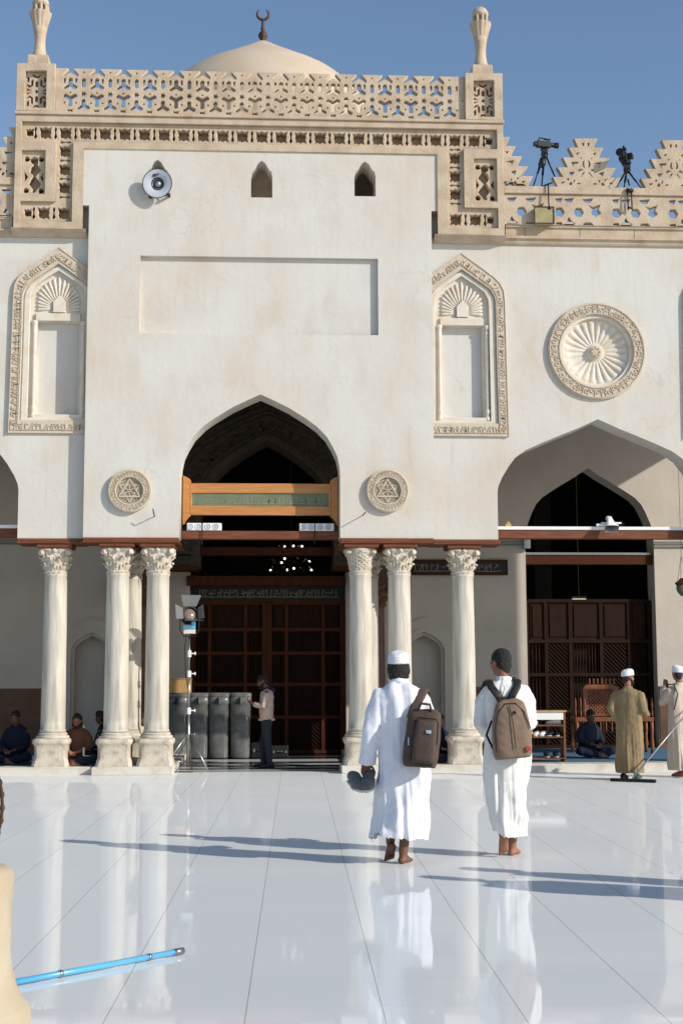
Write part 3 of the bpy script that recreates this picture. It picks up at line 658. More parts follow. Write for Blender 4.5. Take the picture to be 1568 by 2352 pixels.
# ---- openwork balustrade between the end blocks
BZ0, BZ1 = 11.27, 12.08; u = .455; k_ = .0013242   # metres per survey pixel of the pattern
HX = lambda c, dx, dz: (c+dx*k_, BZ0+.345+dz*k_)
def yhole(c, cz, up, s=1., k_=k_):
    w, a = 27*s, 58*s; pts = []
    for i in range(3):
        ang = PI/2+i*2*PI/3 if up else -PI/2+i*2*PI/3; d = V((math.cos(ang), math.sin(ang))); n = V((-d.y, d.x))
        La = (96*s if up else 116*s) if i == 0 else 103*s
        pts += [d*La*.86-n*w, d*La, d*La*.86+n*w]
        ang2 = ang+PI/3; pts.append(V((math.cos(ang2), math.sin(ang2)))*w*1.15)
    return [(c+p.x*k_, cz+p.y*k_) for p in pts]
def balustrade_holes(x0, x1, first, bot, top, per=u, k_=k_):
    hs = []; tops = []
    c = first
    while c-per > x0-.3: c -= per
    ok = lambda L: min(p[0] for p in L) > x0+.02 and max(p[0] for p in L) < x1-.02
    def A(L):
        if ok(L): hs.append(L)
    zs = bot+260*k_
    while c < x1+.3:
        sx = c; yx = c+per/2
        A([(sx+(44 if i % 2 == 0 else 25)*k_*math.cos(i*PI/6), zs+(44 if i % 2 == 0 else 25)*k_*math.sin(i*PI/6)) for i in range(12)])
        A([(sx+a*k_, zs+b*k_) for a, b in ((-25, 105), (0, 92), (25, 105), (25, 205), (0, 222), (-25, 205))])
        A(yhole(yx, zs+128*k_, True, 1, k_)); A(yhole(yx, zs-62*k_, False, 1, k_)); A(yhole(sx, zs-153*k_, True, .93, k_))
        for dx, dz, r in ((per/2/k_, 18, 15), (98, -120, 16), (-98, -120, 16), (0, 300, 15), (98, 182, 0), (-98, 182, 0)):
            if r: A([(sx+(dx-r)*k_, zs+dz*k_), (sx+dx*k_, zs+(dz-r)*k_), (sx+(dx+r)*k_, zs+dz*k_), (sx+dx*k_, zs+(dz+r)*k_)])
            else: A([(sx+(dx-13)*k_, zs+(dz-36)*k_), (sx+(dx+13)*k_, zs+(dz-36)*k_), (sx+(dx+13)*k_, zs+(dz+34)*k_), (sx+(dx-13)*k_, zs+(dz+34)*k_)])
        A([(yx+a*k_, zs+b*k_) for a, b in ((-42, -252), (0, -235), (42, -252), (28, -225), (40, -205), (0, -215), (-40, -205), (-28, -225))])
        tops.append(yx); c += per
    return hs, tops
LX0, LX1 = FL+.66, FR-.66
first = W(191.5, 255, .05)[0]
hs, tops = balustrade_holes(LX0, LX1, first, BZ0+.005, BZ1)
zs = BZ0+.35; T = [(LX0, BZ0), (LX1, BZ0), (LX1, BZ1)]
for yx in sorted(tops, reverse=True):
    if yx-90*k_ < LX0 or yx+90*k_ > LX1: continue
    T += [(yx+a*k_, zs+b*k_) for a, b in ((30, (BZ1-zs)/k_), (104, 268), (96, 232), (0, 292), (-96, 232), (-104, 268), (-30, (BZ1-zs)/k_))]
T += [(LX0, BZ1)]
plate('balustrade', [T]+hs, .02, .15, M['stone'], MQ, bev=.003)
# ---- end blocks with carved panels and the little pinnacles
for s in (-1, 1):
    f = (lambda L: L) if s < 0 else mirror
    bx0, bx1 = FL, FL+.66
    bl = [(bx0, BZ0), (bx1, BZ0), (bx1, 12.13), (bx0, 12.13)]; rc = [(bx0+.15, BZ0+.06), (bx1-.15, BZ0+.06), (bx1-.15, 12.0), (bx0+.15, 12.0)]
    e = plate('end_block', [f(bl), f(rc)], YS-.02, YS+.08, M['stone'], MQ, bev=.006)
    cxb, czb, kb = (bx0+bx1)/2, (BZ0+12.03)/2+.01, .00118; h2 = []
    def B(L):
        h2.append([(cxb+a*kb, czb+b*kb) for a, b in L])
        return L
    B([(r_*math.cos(t_*PI/6+PI/2), r_*math.sin(t_*PI/6+PI/2)) for t_, r_ in [(q_, 38 if q_ % 2 == 0 else 20) for q_ in range(12)]])
    for sg in (1, -1):
        o_ = lambda L: L if sg > 0 else [(a, -b) for a, b in L[::-1]]
        B(o_([(-24, 78), (0, 62), (24, 78), (24, 148), (0, 168), (-24, 148)]))
        B(o_([(-80, 262), (-20, 205), (20, 205), (80, 262), (52, 270), (0, 232), (-52, 270)]))
        for sx in (1, -1):
            m_ = lambda L: L if sx > 0 else [(-a, b) for a, b in L[::-1]]
            B(o_(m_([(48, 92), (98, 58), (140, 88), (140, 122), (98, 92), (82, 104), (82, 178), (48, 196)])))
            B(o_(m_([(106, 135), (140, 150), (140, 238), (106, 214)])))
        for sx in (1, -1):
            m_ = lambda L: L if sx > 0 else [(-a, b) for a, b in L[::-1]]
            B(o_(m_([(62, 12), (140, 12), (140, 48), (100, 30)])))
    plate('block_tracery', [f([(bx0+.12, BZ0+.03), (bx1-.12, BZ0+.03), (bx1-.12, 12.03), (bx0+.12, 12.03)])]+[f(h) for h in h2], YS+.082, YS+.178, M['stone'], e, bev=.001)
    mb = MB(); xx = [p[0] for p in f(bl)]; mb.box(min(xx)+.004, max(xx)-.004, YS+.18, YS+.62, BZ0+.004, 12.125); mb.build('block_core', M['stone'], e)
    px_ = 90 if s < 0 else 1104.5; cx = W(px_, 140, .2)[0]
    p = bpy.data.objects.new('pinnacle', None); link(p, MQ); p.location = (cx, .24, 12.13)
    mb = MB(); mb.box(-.19, .19, -.19, .19, 0, .21, .015); mb.build('plinth', M['stone'], p, bevel=.012)
    mb = MB(); k = 1/138
    mb.lathe([(.13, .21), (.14, .24), (.115, .30), (.098, .40), (.092, .52), (.105, .66), (.125, .78)], n=16); mb.build('shaft', M['stone'], p, True)
    mb = MB(); mb.lathe([(.122, .78), (.145, .88), (.175, .98), (.19, 1.04), (.165, 1.05), (.14, 1.055)], n=48, fn=lambda a, z, i: 1+.085*abs(math.cos(a*6))-.04); mb.build('gallery', M['stone'], p, 'auto')
    mb = MB()
    for j in range(8):
        a = j*PI/4+.2; mb.tube([(math.cos(a)*.118, math.sin(a)*.118, 1.05), (math.cos(a)*.118, math.sin(a)*.118, 1.20)], [.027, .027], 8)
        a += PI/8; mb.tube([(math.cos(a)*.12, math.sin(a)*.12, 1.165), (math.cos(a)*.118, math.sin(a)*.118, 1.21)], [.012, .04], 8)
    mb.lathe([(.08, 1.05), (.08, 1.2)], n=12)
    mb.lathe([(.145, 1.19), (.148, 1.215), (.14, 1.25), (.115, 1.30), (.075, 1.335), (.02, 1.352)], n=24); mb.build('lantern_dome', M['stone'], p, 'auto')
# ---- main parapet: star openwork, ledge and stepped crenels
PZ0, PZ1, PZ2 = 9.417, 9.945, 10.11
for s in (-1, 1):
    f = (lambda L: L) if s > 0 else mirror
    x0, x1 = FR+.005, 13.0; hs = []
    k2 = .4662*.57416/137.5; base = W(1148.3+53*.2677, 500, .1)[0]; orgx = W(1148.3, 500, .1)[0]
    q = lambda x, z: (orgx+x*k2, PZ0+(855-z)*k2)
    c = 190.-519
    while orgx+(c-200)*k2 < x1:
        def A(L):
            if min(p[0] for p in L) > x0+.02 and max(p[0] for p in L) < x1: hs.append(f(L[::-1]))
        for hx in (c, c-175+519):
            A([q(hx+47*math.cos(i*PI/3+0), 730+47*math.sin(i*PI/3+0)) for i in range(6)])
        for hx in (c+88-88+175/2-175/2,): pass
        m_ = c+430
        # large star gaps beside the hexagons
        g = c+175-20
        A([q(g-75, 655), q(g-20, 680), q(g+45, 655), q(g+25, 700), q(g+50, 735), q(g+5, 770), q(g-45, 745), q(g-30, 700)])
        for tx, w in ((c-88+519, 45), (c-5+519-175, 34), (c+88-5, 50), (c+519, 0)):
            if w: A([q(tx-w, 600), q(tx+w, 600), q(tx+w*.5, 640), q(tx-w*.5, 640)]); A([q(tx-w, 848), q(tx-w*.6, 825), q(tx+w*.6, 825), q(tx+w, 848)])
        A([q(c+519-88, 775), q(c+519-66, 815), q(c+519-30, 838), q(c+519-146, 838), q(c+519-110, 815)])
        c += 519
    plate('parapet_openwork', [f([(x0, PZ0), (x1, PZ0), (x1, PZ1+.03), (x0, PZ1+.03)])]+hs, .06, .19, M['stone'], MQ, bev=.006)
    mb = MB(); xx = sorted([p[0] for p in f([(x0, 0), (x1, 0)])]); mb.box(xx[0], xx[1], .02, .26, PZ1+.032, PZ2); mb.build('ledge', M['stone'], MQ, bevel=.012)
    # crenels
    tiers = [(108, 72, 45, 130), (160, 115, 130, 225), (215, 172, 225, 318), (268, 215, 318, 410), (312, 262, 410, 512)]
    cc = [W(1346+201.6*j, 420, .1)[0] for j in range(-1, 6)]
    for cx in cc:
        if cx > 12.5: continue
        r = lambda x, z: (cx+x*k2, PZ2-.004+(512-z)*k2)
        R = []
        for a, b, za, zb in tiers: R += [(a, za), (b, zb)]
        half_ = [r(x, z) for x, z in R]; outl_ = [r(-x, z) for x, z in R][::-1]
        L = half_[::-1]+[r(-x, z) for x, z in R]
        if cx < x0+.7: # cut by the carved block
            L = [(max(p[0], x0), p[1]) for p in L]; LL = []
            for p in L:
                if not LL or (abs(p[0]-LL[-1][0])+abs(p[1]-LL[-1][1])) > 1e-4: LL.append(p)
            L = [LL[0]]+[p for i, p in enumerate(LL[1:-1], 1) if not (p[0] <= x0+1e-5 and LL[i-1][0] <= x0+1e-5 and LL[i+1][0] <= x0+1e-5)]+[LL[-1]]
        H = []
        base_h = [[(14, 85), (34, 85), (28, 120), (18, 112)], [(62, 178), (92, 178), (80, 205)], [(40, 228), (58, 222), (48, 240)],
                  [(70, 268), (140, 264), (118, 318), (108, 284), (74, 282)], [(18, 250), (30, 262), (38, 290), (28, 316), (14, 322), (22, 290)],
                  [(28, 340), (60, 330), (84, 362), (60, 352)], [(14, 362), (26, 362), (58, 408), (44, 404)], [(110, 362), (160, 358), (148, 400), (128, 390)],
                  [(50, 470), (78, 462), (96, 472), (74, 480)], [(200, 455), (240, 452), (222, 478)], [(108, 430), (122, 440), (118, 462), (110, 452)], [(156, 425), (190, 420), (168, 445)], [(130, 465), (150, 455), (165, 480), (142, 490)]]
        for h in base_h:
            for sg in (1, -1):
                hh = [r(sg*x, z) for x, z in h]; hh = hh if sg > 0 else hh[::-1]
                if min(p[0] for p in hh) > x0+.015: H.append(f(hh[::-1]))
        if len(L) > 3: plate('crenel', [f(L[::-1])]+H, .07, .20, M['stone'], MQ, bev=.006)
# ---- dome
dm = bpy.data.objects.new('dome', None); link(dm, MQ); dc = W(603, 200, 3.0); dm.location = (dc[0], 3.0, 0)
mb = MB(); top = W(602, 93, 3.0)[1]; kk = 26.25/3200
prof = [(r, 92.5+z) for r, z in ((268, 330), (268, 232), (266, 212), (261, 194), (252, 176), (240, 160), (228, 146), (216, 134), (205, 124.5), (197, 117), (185, 107.5), (160, 91.5), (125, 71.5), (90, 51), (60, 33.5), (30, 15), (14, 5), (1, 0))]
mb.lathe([(r*kk, top+(92.5-z)*kk) for r, z in prof], n=64); mb.build('dome_shell', M['dome'], dm, 'auto')
zb = top-245*kk
for j in range(16):
    mb = MB(); a = j*PI/8+.1; c, s_ = math.cos(a), math.sin(a); Mx = Matrix.Rotation(a+PI/2, 4, 'Z'); mb.M = Matrix.Translation((c*2.10, s_*2.10, 0)) @ Mx
    mb.prism(keel(0, zb-.12, .14, .14, zb-.52)[::-1], -.06, .02); mb.build('drum_window', M['void'], dm)
fn = bpy.data.objects.new('finial', None); link(fn, dm); fn.location = (0, 0, top)
mb = MB(); q = kk
mb.lathe([(.06, -.02), (.05, .02), (.085, .07), (.095, .12), (.06, .18), (.03, .21), (.045, .25), (.03, .30), (.028, .42), (.05, .44), (.028, .46)], n=16)
ring = [(math.cos(a)*.115, 0, .555+math.sin(a)*.115) for a in [PI/2+.55+i*(2*PI-1.1)/22 for i in range(23)]]
mb.tube(ring, [.004+.026*math.sin(PI*i/22)**.7 for i in range(23)], 8, up=(0, 1, 0)); mb.M = Matrix()
mb.build('crescent', M['bronze'], dm, True).location = (0, 0, top)
bpy.data.objects.remove(fn)

# ================================================================== CARVED NICHES AND ROUNDELS
def niche(cx, seed):
    t = bpy.data.objects.new('carved_niche', None); link(t, MQ)
    k = .00145; zt = W(1063, 582, YM)[1]; P = lambda x, y: (cx+(x-380)*k, zt-(y-40)*k)
    def sym(h): return [P(760-x, y) for x, y in h[::-1]]+[P(x, y) for x, y in h if x != 380]
    bo = [(380, 40), (620, 215), (780, 335), (850, 410), (893, 500), (905, 620), (915, 1400), (925, 2275)]
    bi = [(380, 245), (600, 400), (720, 485), (768, 565), (785, 650), (790, 1400), (800, 2118)]
    b2 = [(380, 320), (560, 440), (650, 510), (698, 600), (705, 700), (712, 2090)]
    b3 = [(380, 390), (540, 480), (618, 580), (628, 680), (628, 820)]
    up = lambda h: sym(h)[::-1]
    fr = plate('inscription_frame', [up(bo), up(bi)], YM-.045, YM-.001, M['relief'], t, bev=.004)
    plate('inner_frame', [up([(380, 262)]+[(x-14, y+8) for x, y in bi[1:]]), up(b2)], YM-.02, YM+.05, M['relief_pale'], t, bev=.006)
    # hood field, lintel
    lin = [P(130, 2092), P(630, 2092), P(628, 830), P(132, 830)]
    hb = up([(380, 300), (565, 430), (660, 505), (706, 600), (712, 2100)])
    plate('niche_field', [hb, [P(142, 2040), P(628, 2040), P(628, 932), P(142, 932)]], YM+.055, YM+.165, M['relief_pale'], t)
    mb = MB(); c = P(385, 770); rr = random.Random(seed)
    def edge(a):
        d = V((math.cos(a), math.sin(a))); best = 0
        L = [V(p) for p in sym(b3)]
        for i in range(len(L)-1):
            p, q_ = L[i]-V(c), L[i+1]-V(c); e = q_-p; den = d.x*e.y-d.y*e.x
            if abs(den) < 1e-9: continue
            tt = (p.x*e.y-p.y*e.x)/den; uu = (p.x*d.y-p.y*d.x)/den
            if tt > 0 and 0 <= uu <= 1: best = max(best, tt)
        return best or .3
    NR = 19
    for i in range(NR):
        a = -.06+(PI+.12)*i/(NR-1); L = edge(a)*1.02; d = V((math.cos(a), 0, math.sin(a))); C_ = V((c[0], YM+.05, c[1]))
        pts = [C_+d*.10, C_+d*L*.55, C_+d*L*.88, C_+d*L]
        mb.tube(pts, [.012, .02, .03, .022], 8, flat=1.0)
    mb.build('hood_fluting', M['relief_pale'], t, True)
    mb = MB(); tb = [P(320, 822), P(462, 822), P(462, 690), P(392, 615), P(320, 690)]; mb.prism(tb, YM+.0, YM+.06); mb.build('hood_tablet', M['relief_pale'], t, bevel=.006)
    mb = MB(); mb.prism([P(118, 925), P(642, 925), P(642, 832), P(118, 832)], YM+.01, YM+.056); mb.build('lintel', M['relief_pale'], t, bevel=.01)
    mb = MB(); mb.prism([P(100, 2125), P(660, 2125), P(660, 2045), P(100, 2045)], YM+.0, YM+.056); mb.build('sill', M['relief_pale'], t, bevel=.01)
    for px in (108, 678):
        x, z0 = P(px, 2090); zt_ = P(px, 920)[1]; h = zt_-z0; mb = MB()
        mb.lathe([(.052, 0), (.055, .05), (.04, .09), (.035, .12), (.052, .16), (.05, .20), (.03, .23), (.036, .26), (.034, h-.22), (.04, h-.20), (.03, h-.18), (.045, h-.13), (.03, h-.09), (.05, h-.06), (.058, h-.02), (.05, h)], (x, YM+.045, z0), 14)
        mb.build('colonnette', M['relief_pale'], t, True)
    mb = MB(); L = sym([((a[0]+b[0])/2, (a[1]+b[1])/2) for a, b in zip([bo[0]]+bo[1:6]+[bo[7]], [(380, 235)]+bi[1:6]+[(795, 2140)])])
    for i in range(len(L)-1): kufic(mb, L[i], L[i+1], .14, YM-.045, .016, seed*31+i, .062, .013)
    kufic(mb, P(-150, 2196), P(910, 2196), .14, YM-.045, .016, seed*17, .062, .013)
    for h in (bo, bi):
        L2 = sym(h); cxm = sum(p[0] for p in L2)/len(L2)
        inw = .012 if h is bo else -.012
        for i in range(len(L2)-1):
            a, b = V(L2[i]), V(L2[i+1]); d = (b-a).normalized(); nn = V((d.y, -d.x))*inw; mb.bar(tuple(a+nn), tuple(b+nn), .012, YM-.058, YM-.045)
    mb.build('inscription', M['relief'], fr)
for i, c in enumerate((-3.48, 3.46, 8.13, -8.1)): niche(c, i+3)
def band_relief(mb, cx, cz, r0, r1, y, seed, n=40, rise=.014, lw=.013):
    rr = random.Random(seed); w = r1-r0
    P = lambda a, r: (cx+math.cos(a)*r, cz+math.sin(a)*r)
    for i in range(n):
        a = 2*PI*i/n; s = 2*PI/n
        mb.bar(P(a, r0+.12*w), P(a+rr.uniform(-.3, .3)*s, r1-.12*w), lw, y-rise, y)
        c_ = P(a+s*.5, r0+w*rr.uniform(.3, .7)); q = w*.22
        for j in range(5): mb.bar((c_[0]+q*math.cos(j*1.1), c_[1]+q*math.sin(j*1.1)), (c_[0]+q*.9*math.cos(j*1.1+1.1), c_[1]+q*.9*math.sin(j*1.1+1.1)), lw*.75, y-rise, y)
        if rr.random() < .6: mb.bar(P(a+.1*s, r0+w*rr.random()), P(a+.9*s, r0+w*rr.random()), lw*.8, y-rise, y)
    for r in (r0, r1):
        for i in range(48): mb.bar(P(2*PI*i/48, r), P(2*PI*(i+1)/48, r), lw, y-rise*1.2, y)
def ringplate(name, cx, cz, ro, ri, y0, y1, m, parent, bev=.004): return plate(name, [circ(cx, cz, ro, 56), circ(cx, cz, ri, 56)], y0, y1, m, parent, bev=bev)
def big_roundel(cx, cz, seed):
    R = .86; t = bpy.data.objects.new('roundel', None); link(t, MQ)
    o = ringplate('inscription_ring', cx, cz, R, R*.74, YM-.05, YM-.001, M['relief'], t)
    mb = MB(); band_relief(mb, cx, cz, R*.77, R*.965, YM-.05, seed, 46); mb.build('inscription', M['relief'], o)
    ringplate('moulding', cx, cz, R*.765, R*.68, YM-.02, YM+.06, M['relief_pale'], t, .008)
    mb = MB(); NR, NA = 22, 144; rings = []
    for i in range(NR+1):
        r = R*.72*(1-i/NR)+.005; fr_ = r/(R*.72); ring = []
        dep = .05 + .07*(1-fr_) if fr_ > .25 else .05
        dish = .03+.075*math.sin(min(1, (1-fr_)*2.6)*PI/2)
        for k in range(NA):
            a = 2*PI*k/NA; fl = (abs(math.sin(a*12))**.7)
            amp = .045*max(0, min(1, (fr_-.15)/.2))*max(0, min(1, (.93-fr_)/.07))*fr_
            y = YM+dish-amp*fl
            if fr_ < .19: y = YM+.045
            ring.append((cx+r*math.cos(a), y, cz+r*math.sin(a)))
        rings.append(ring)
    mb.rings(rings, cap=False); mb.f = [f_[::-1] for f_ in mb.f]; mb.build('fluted_dish', M['relief_pale'], t, True)
    mb = MB(); mb.M = Matrix.Translation((cx, YM+.04, cz)) @ Matrix.Rotation(PI/2, 4, 'X'); mb.lathe([(.115, -.01), (.115, .015), (.10, .025), (.01, .03)], n=28)
    mb.M = Matrix(); rr = random.Random(3)
    for k in range(8): a = k*PI/4; mb.tube([(cx+.07*math.cos(a), YM+.01, cz+.07*math.sin(a)), (cx+.07*math.cos(a), YM-.005, cz+.07*math.sin(a))], .017, 8)
    mb.build('boss', M['relief'], t, 'auto')
big_roundel(5.81, 7.2, 1); big_roundel(-5.85, 7.2, 2)
def small_roundel(cx, cz, seed):
    R = .365; t = bpy.data.objects.new('roundel', None); link(t, MQ)
    o = ringplate('inscription_ring', cx, cz, R, R*.60, -.075, -.001, M['relief'], t)
    mb = MB(); band_relief(mb, cx, cz, R*.65, R*.93, -.075, seed, 34, .01, .009); mb.build('inscription', M['relief'], o)
    mb = MB(); mb.M = Matrix.Translation((cx, -.02, cz)) @ Matrix.Rotation(PI/2, 4, 'X'); mb.lathe([(R*.6, -.018), (R*.6, 0)], n=40); mb.build('roundel_ground', M['relief'], t)
    mb = MB(); q = R*.55; P = lambda a, r=1.: (cx+q*r*math.cos(a), cz+q*r*math.sin(a))
    A = [PI/2+i*2*PI/3 for i in range(3)]
    for i in range(3): mb.bar(P(A[i]), P(A[(i+1) % 3]), .019, -.060-i*.001, -.02); mb.bar(P(A[i], .78), P(A[(i+1) % 3], .78), .009, -.052-i*.001, -.02)
    band_relief(mb, cx, cz, q*.74, q*.98, -.02, seed+9, 22, .018, .008)
    for i in range(3): mb.bar(P(A[i]+PI, .95), P(A[(i+1) % 3]+PI, .95), .016, -.050-i*.001, -.02)
    for i in range(6): mb.bar(P(i*PI/3+PI/6, .06), P(i*PI/3+PI/6, .55), .014, -.056-i*.001, -.02)
    for i in range(24):
        for r in (.62,): mb.bar(P(i*PI/12, r), P((i+1)*PI/12, r), .012, -.045, -.02)
    mb.build('star_tracery', M['relief'], t)
small_roundel(*W(298, 1128), 5); small_roundel(*W(889, 1128), 6)
for (px, py, dx, dz) in ((355, 1186, -.01, .10), (834, 1183, .03, .015)):
    x, z = W(px, py); mb = MB(); mb.tube([(x, .0, z), (x+dx*.1, -.20, z+dz*.3), (x+dx, -.23, z+dz)] if dz > .05 else [(x, 0, z), (x+.02, -.24, z+.02)], .010, 7)
    mb.build('iron_peg', M['iron'], MQ, True)
# ================================================================== THINGS ON THE BUILDING
# ---- inscription board in the porch arch
x0, x1 = -1.345, 1.315; yb_ = .50
zz = lambda py: W(600, py, .50)[1]
t = thing('inscription_board', 'varnished orange timber frame holding a long green lettered panel in the porch arch', 'sign', (0, yb_, zz(1207)))
zb = zz(1207); L = lambda py: zz(py)-zb
fr = plate('frame', [[(x0+.12, L(1184)), (x1-.12, L(1184)), (x1-.12, L(1111)), (x0+.12, L(1111))], [(x0+.16, L(1163)), (x1-.16, L(1163)), (x1-.16, L(1133)), (x0+.16, L(1133))]], -.04, .04, M['woodor'], t, bev=.006)
for s in (-1, 1):
    xe = x0 if s < 0 else x1; q = lambda d, py: (xe-s*d, L(py))
    pts = [q(0, 1207), q(.03, 1205), q(.05, 1198), q(.10, 1190), q(.14, 1186), q(.118, 1182), q(.118, 1113), q(.145, 1110), q(.13, 1104), q(.10, 1100), q(.04, 1096), q(0, 1094)]
    mb = MB(); mb.prism(pts if s < 0 else pts[::-1], -.05, .05); mb.build('end_post', M['woodor'], t, bevel=.006)
mb = MB(); mb.box(x0+.155, x1-.155, -.012, .012, L(1164), L(1132)); pn = mb.build('panel', M['green'], t)
mb = MB(); zc = (L(1163)+L(1133))/2
for a_ in (((x0+.35, zc-.03), (-.55, zc-.03), .08, -.012, .005, 7, .045, .008, .6), ((-.5, zc-.0), (x1-.3, zc), .17, -.012, .006, 8, .07, .011), ((x0+.36, zc+.06), (x0+.62, zc+.06), .05, -.012, .005, 9, .04, .007)):
    mb = MB(); kufic(mb, *a_); mb.build('lettering', M['greenrel'], pn)
# ---- long box loudspeakers on the beam
for i, (px, lab) in enumerate(((469, 'long white box loudspeaker at the left end of the porch beam'), (727, 'long white box loudspeaker at the right end of the porch beam'))):
    x, z = W(px, 1207, .42); t = thing('loudspeaker', lab, 'speaker', (x, .47, 4.064), 0, 'box loudspeakers on the porch beam')
    mb = MB(); mb.box(-.295, .295, -.07, .07, 0, .128); mb.build('cabinet', M['white'], t, bevel=.01)
    for dx in (-.215, -.08, .08, .215)[:]:
        if abs(dx) < .3:
            mb = MB(); mb.M = Matrix.Translation((dx-.02, -.071, .064)) @ Matrix.Rotation(PI/2, 4, 'X'); mb.lathe([(.052, -.001), (.052, .006), (.044, .007), (.04, .001), (.015, .001), (.012, .005)], n=20); mb.build('cone', M['horngrey'], t, True)
    mb = MB(); mb.tube([(-.03, -.076, .14), (-.03, -.078, -.05), (-.045, -.08, -.16), (-.03, -.06, -.24)], .008, 6); mb.build('strap', M['cable'], t)
# ---- round horn on the wall
x, z = W(363, 417, -.2); t = thing('horn_loudspeaker', 'round grey horn loudspeaker on the white wall above the porch', 'loudspeaker', (x, 0, z))
Mx = Matrix.Rotation(R_(-6), 4, 'Z') @ Matrix.Rotation(PI/2+.10, 4, 'X') @ Matrix.Diagonal((1, 1, .55, 1)); mb = MB(Matrix.Translation((.0, -.02, 0)) @ Mx)
mb.lathe([(.05, -.02), (.05, .10), (.06, .14), (.085, .19), (.13, .235), (.19, .268), (.243, .285), (.252, .287), (.252, .275)], n=40, cap=False)
mb.lathe([(.252, .275), (.24, .276), (.19, .26), (.13, .227), (.085, .182), (.05, .13), (.001, .12)], n=40, cap=False); mb.build('horn', M['horngrey'], t, True)
mb = MB(Matrix.Translation((.0, -.02, 0)) @ Mx); mb.lathe([(.06, .13), (.062, .16), (.05, .20), (.03, .235), (.001, .245)], n=20); mb.build('reflex_cone', M['grey'], t, True)
mb = MB(Matrix.Translation((.0, -.02, 0)) @ Mx); mb.lathe([(.112, .222), (.10, .208), (.07, .17), (.03, .15)], n=28, cap=False); mb.build('throat_dark_ring', M['black'], t, True)  # black ring added to darken the inside of the horn
mb = MB(Matrix.Translation((.0, -.02, 0)) @ Mx); mb.tube([(math.cos(a)*.25, math.sin(a)*.25, .285) for a in [2*PI*k/40 for k in range(40)]], .008, 6, closed=True); mb.build('rim', M['iron'], t, True)
mb = MB(Matrix.Translation((.0, -.02, 0)) @ Mx)
for a, b in (((-.085, .15), (.02, .17)), ((-.08, .135), (-.03, .15)), ((-.05, .17), (-.02, .13)), ((0, .175), (.005, .14)), ((.02, .17), (.03, .15)), ((-.09, .12), (.0, .13))):
    h = lambda p: (p[0], p[1], .272-.0 if math.hypot(*p) > .19 else .258); mb.tube([h(a), h(b)], .006, 5)
mb.build('emblem', M['black'], t)
mb = MB(); mb.box(-.16, -.12, -.14, .0, -.23, -.20); mb.box(.16, .2, -.14, .0, -.20, -.17); mb.tube([(-.13, -.1, -.2), (.0, -.05, -.1), (.17, -.1, -.18)], .012, 6); mb.build('bracket', M['iron'], t)
# ---- white horn on the right beam
x, z = W(1403, 1216, .3); t = thing('horn_loudspeaker', 'white rectangular horn loudspeaker fixed to the beam of the right arch', 'loudspeaker', (x, .42, 4.16)); t.scale = (.74, .74, .74)
def rr_(w, h, n=24, p=4.):
    o = []
    for k in range(n):
        a = 2*PI*k/n; c, s_ = math.cos(a), math.sin(a); q = (abs(c)**p+abs(s_)**p)**(-1/p); o.append((c*q*w, s_*q*h))
    return o
mb = MB(); secs = [((0, .10, .20), .055, .055), ((0, .04, .20), .06, .06), ((0, -.02, .17), .06, .06), ((0, -.08, .10), .075, .065), ((.0, -.15, .01), .11, .08), ((0, -.21, -.07), .155, .11), ((0, -.22, -.085), .165, .12)]
tl = Matrix.Rotation(R_(50), 3, 'X'); rings = []
for c, w, h in secs: rings.append([tuple(V(c)+V((a, -b*.0+b*math.cos(R_(40))*-.0, 0))+V((0, b*math.sin(R_(-52)), b*math.cos(R_(-52))))) for a, b in rr_(w, h)])
mb.rings(rings, cap=False)
r2 = []
for c, w, h in secs[:2:-1]: r2.append([tuple(V(c)+V((a*.93, 0, 0))+V((0, b*.93*math.sin(R_(-52)), b*.93*math.cos(R_(-52))))) for a, b in rr_(w, h)])
mb.build('horn', M['white'], t, True)
mb = MB(); mb.rings(r2, cap=False); mb.add([r2[-1][k] for k in range(24)], [tuple(range(24))]); mb.build('horn_throat', M['grey'], t, True)
mb = MB(); mb.ball((0, .10, .20), (.056, .05, .056)); mb.build('driver', M['white'], t, True)
mb = MB(); mb.box(-.30, .22, .0, .06, 0, .06); mb.box(-.18, .30, .02, .08, .062, .10); mb.build('bracket', M['white'], t, bevel=.006)
mb = MB(); mb.tube([(.1, .05, .08), (.2, -.02, .05), (.26, -.03, .0), (.33, .0, .02), (.36, .02, .1)], .006, 5); mb.build('cable', M['cable'], t)
x, z = W(1186, 1205, .2); t = thing('junction_box', 'small brass junction box sitting on the white duct at the left of the right arch', 'box', (x-.08, .58, 4.162))
mb = MB(); mb.box(-.05, .05, -.04, .04, 0, .05); mb.lathe([(.03, .05), (.03, .07), (.02, .09)], n=10); mb.build('case', M['plywood'], t, bevel=.005)
# ---- notice board with gilt lettering on the back wall
x0, z0 = W(938, 1319, YB-.06); x1, z1_ = W(1163, 1288, YB-.06)
t = thing('inscription_board', 'black framed board with gilt lettering on the shaded back wall right of the door', 'sign', ((x0+x1)/2, YB-.03, z0)); w = (x1-x0)/2; h = z1_-z0
mb = MB(); mb.box(-w, w, -.03, .028, 0, h); mb.build('board', M['black'], t)
plate('frame', [[(-w-.02, -.02), (w+.02, -.02), (w+.02, h+.02), (-w-.02, h+.02)], [(-w+.02, .02), (w-.02, .02), (w-.02, h-.02), (-w+.02, h-.02)]], -.05, -.031, M['wooddk'], t)
mb = MB(); kufic(mb, (-w+.1, h/2), (w-.1, h/2), h*.7, -.031, .004, 21, .09, .012); mb.build('lettering', M['greenrel'], t)
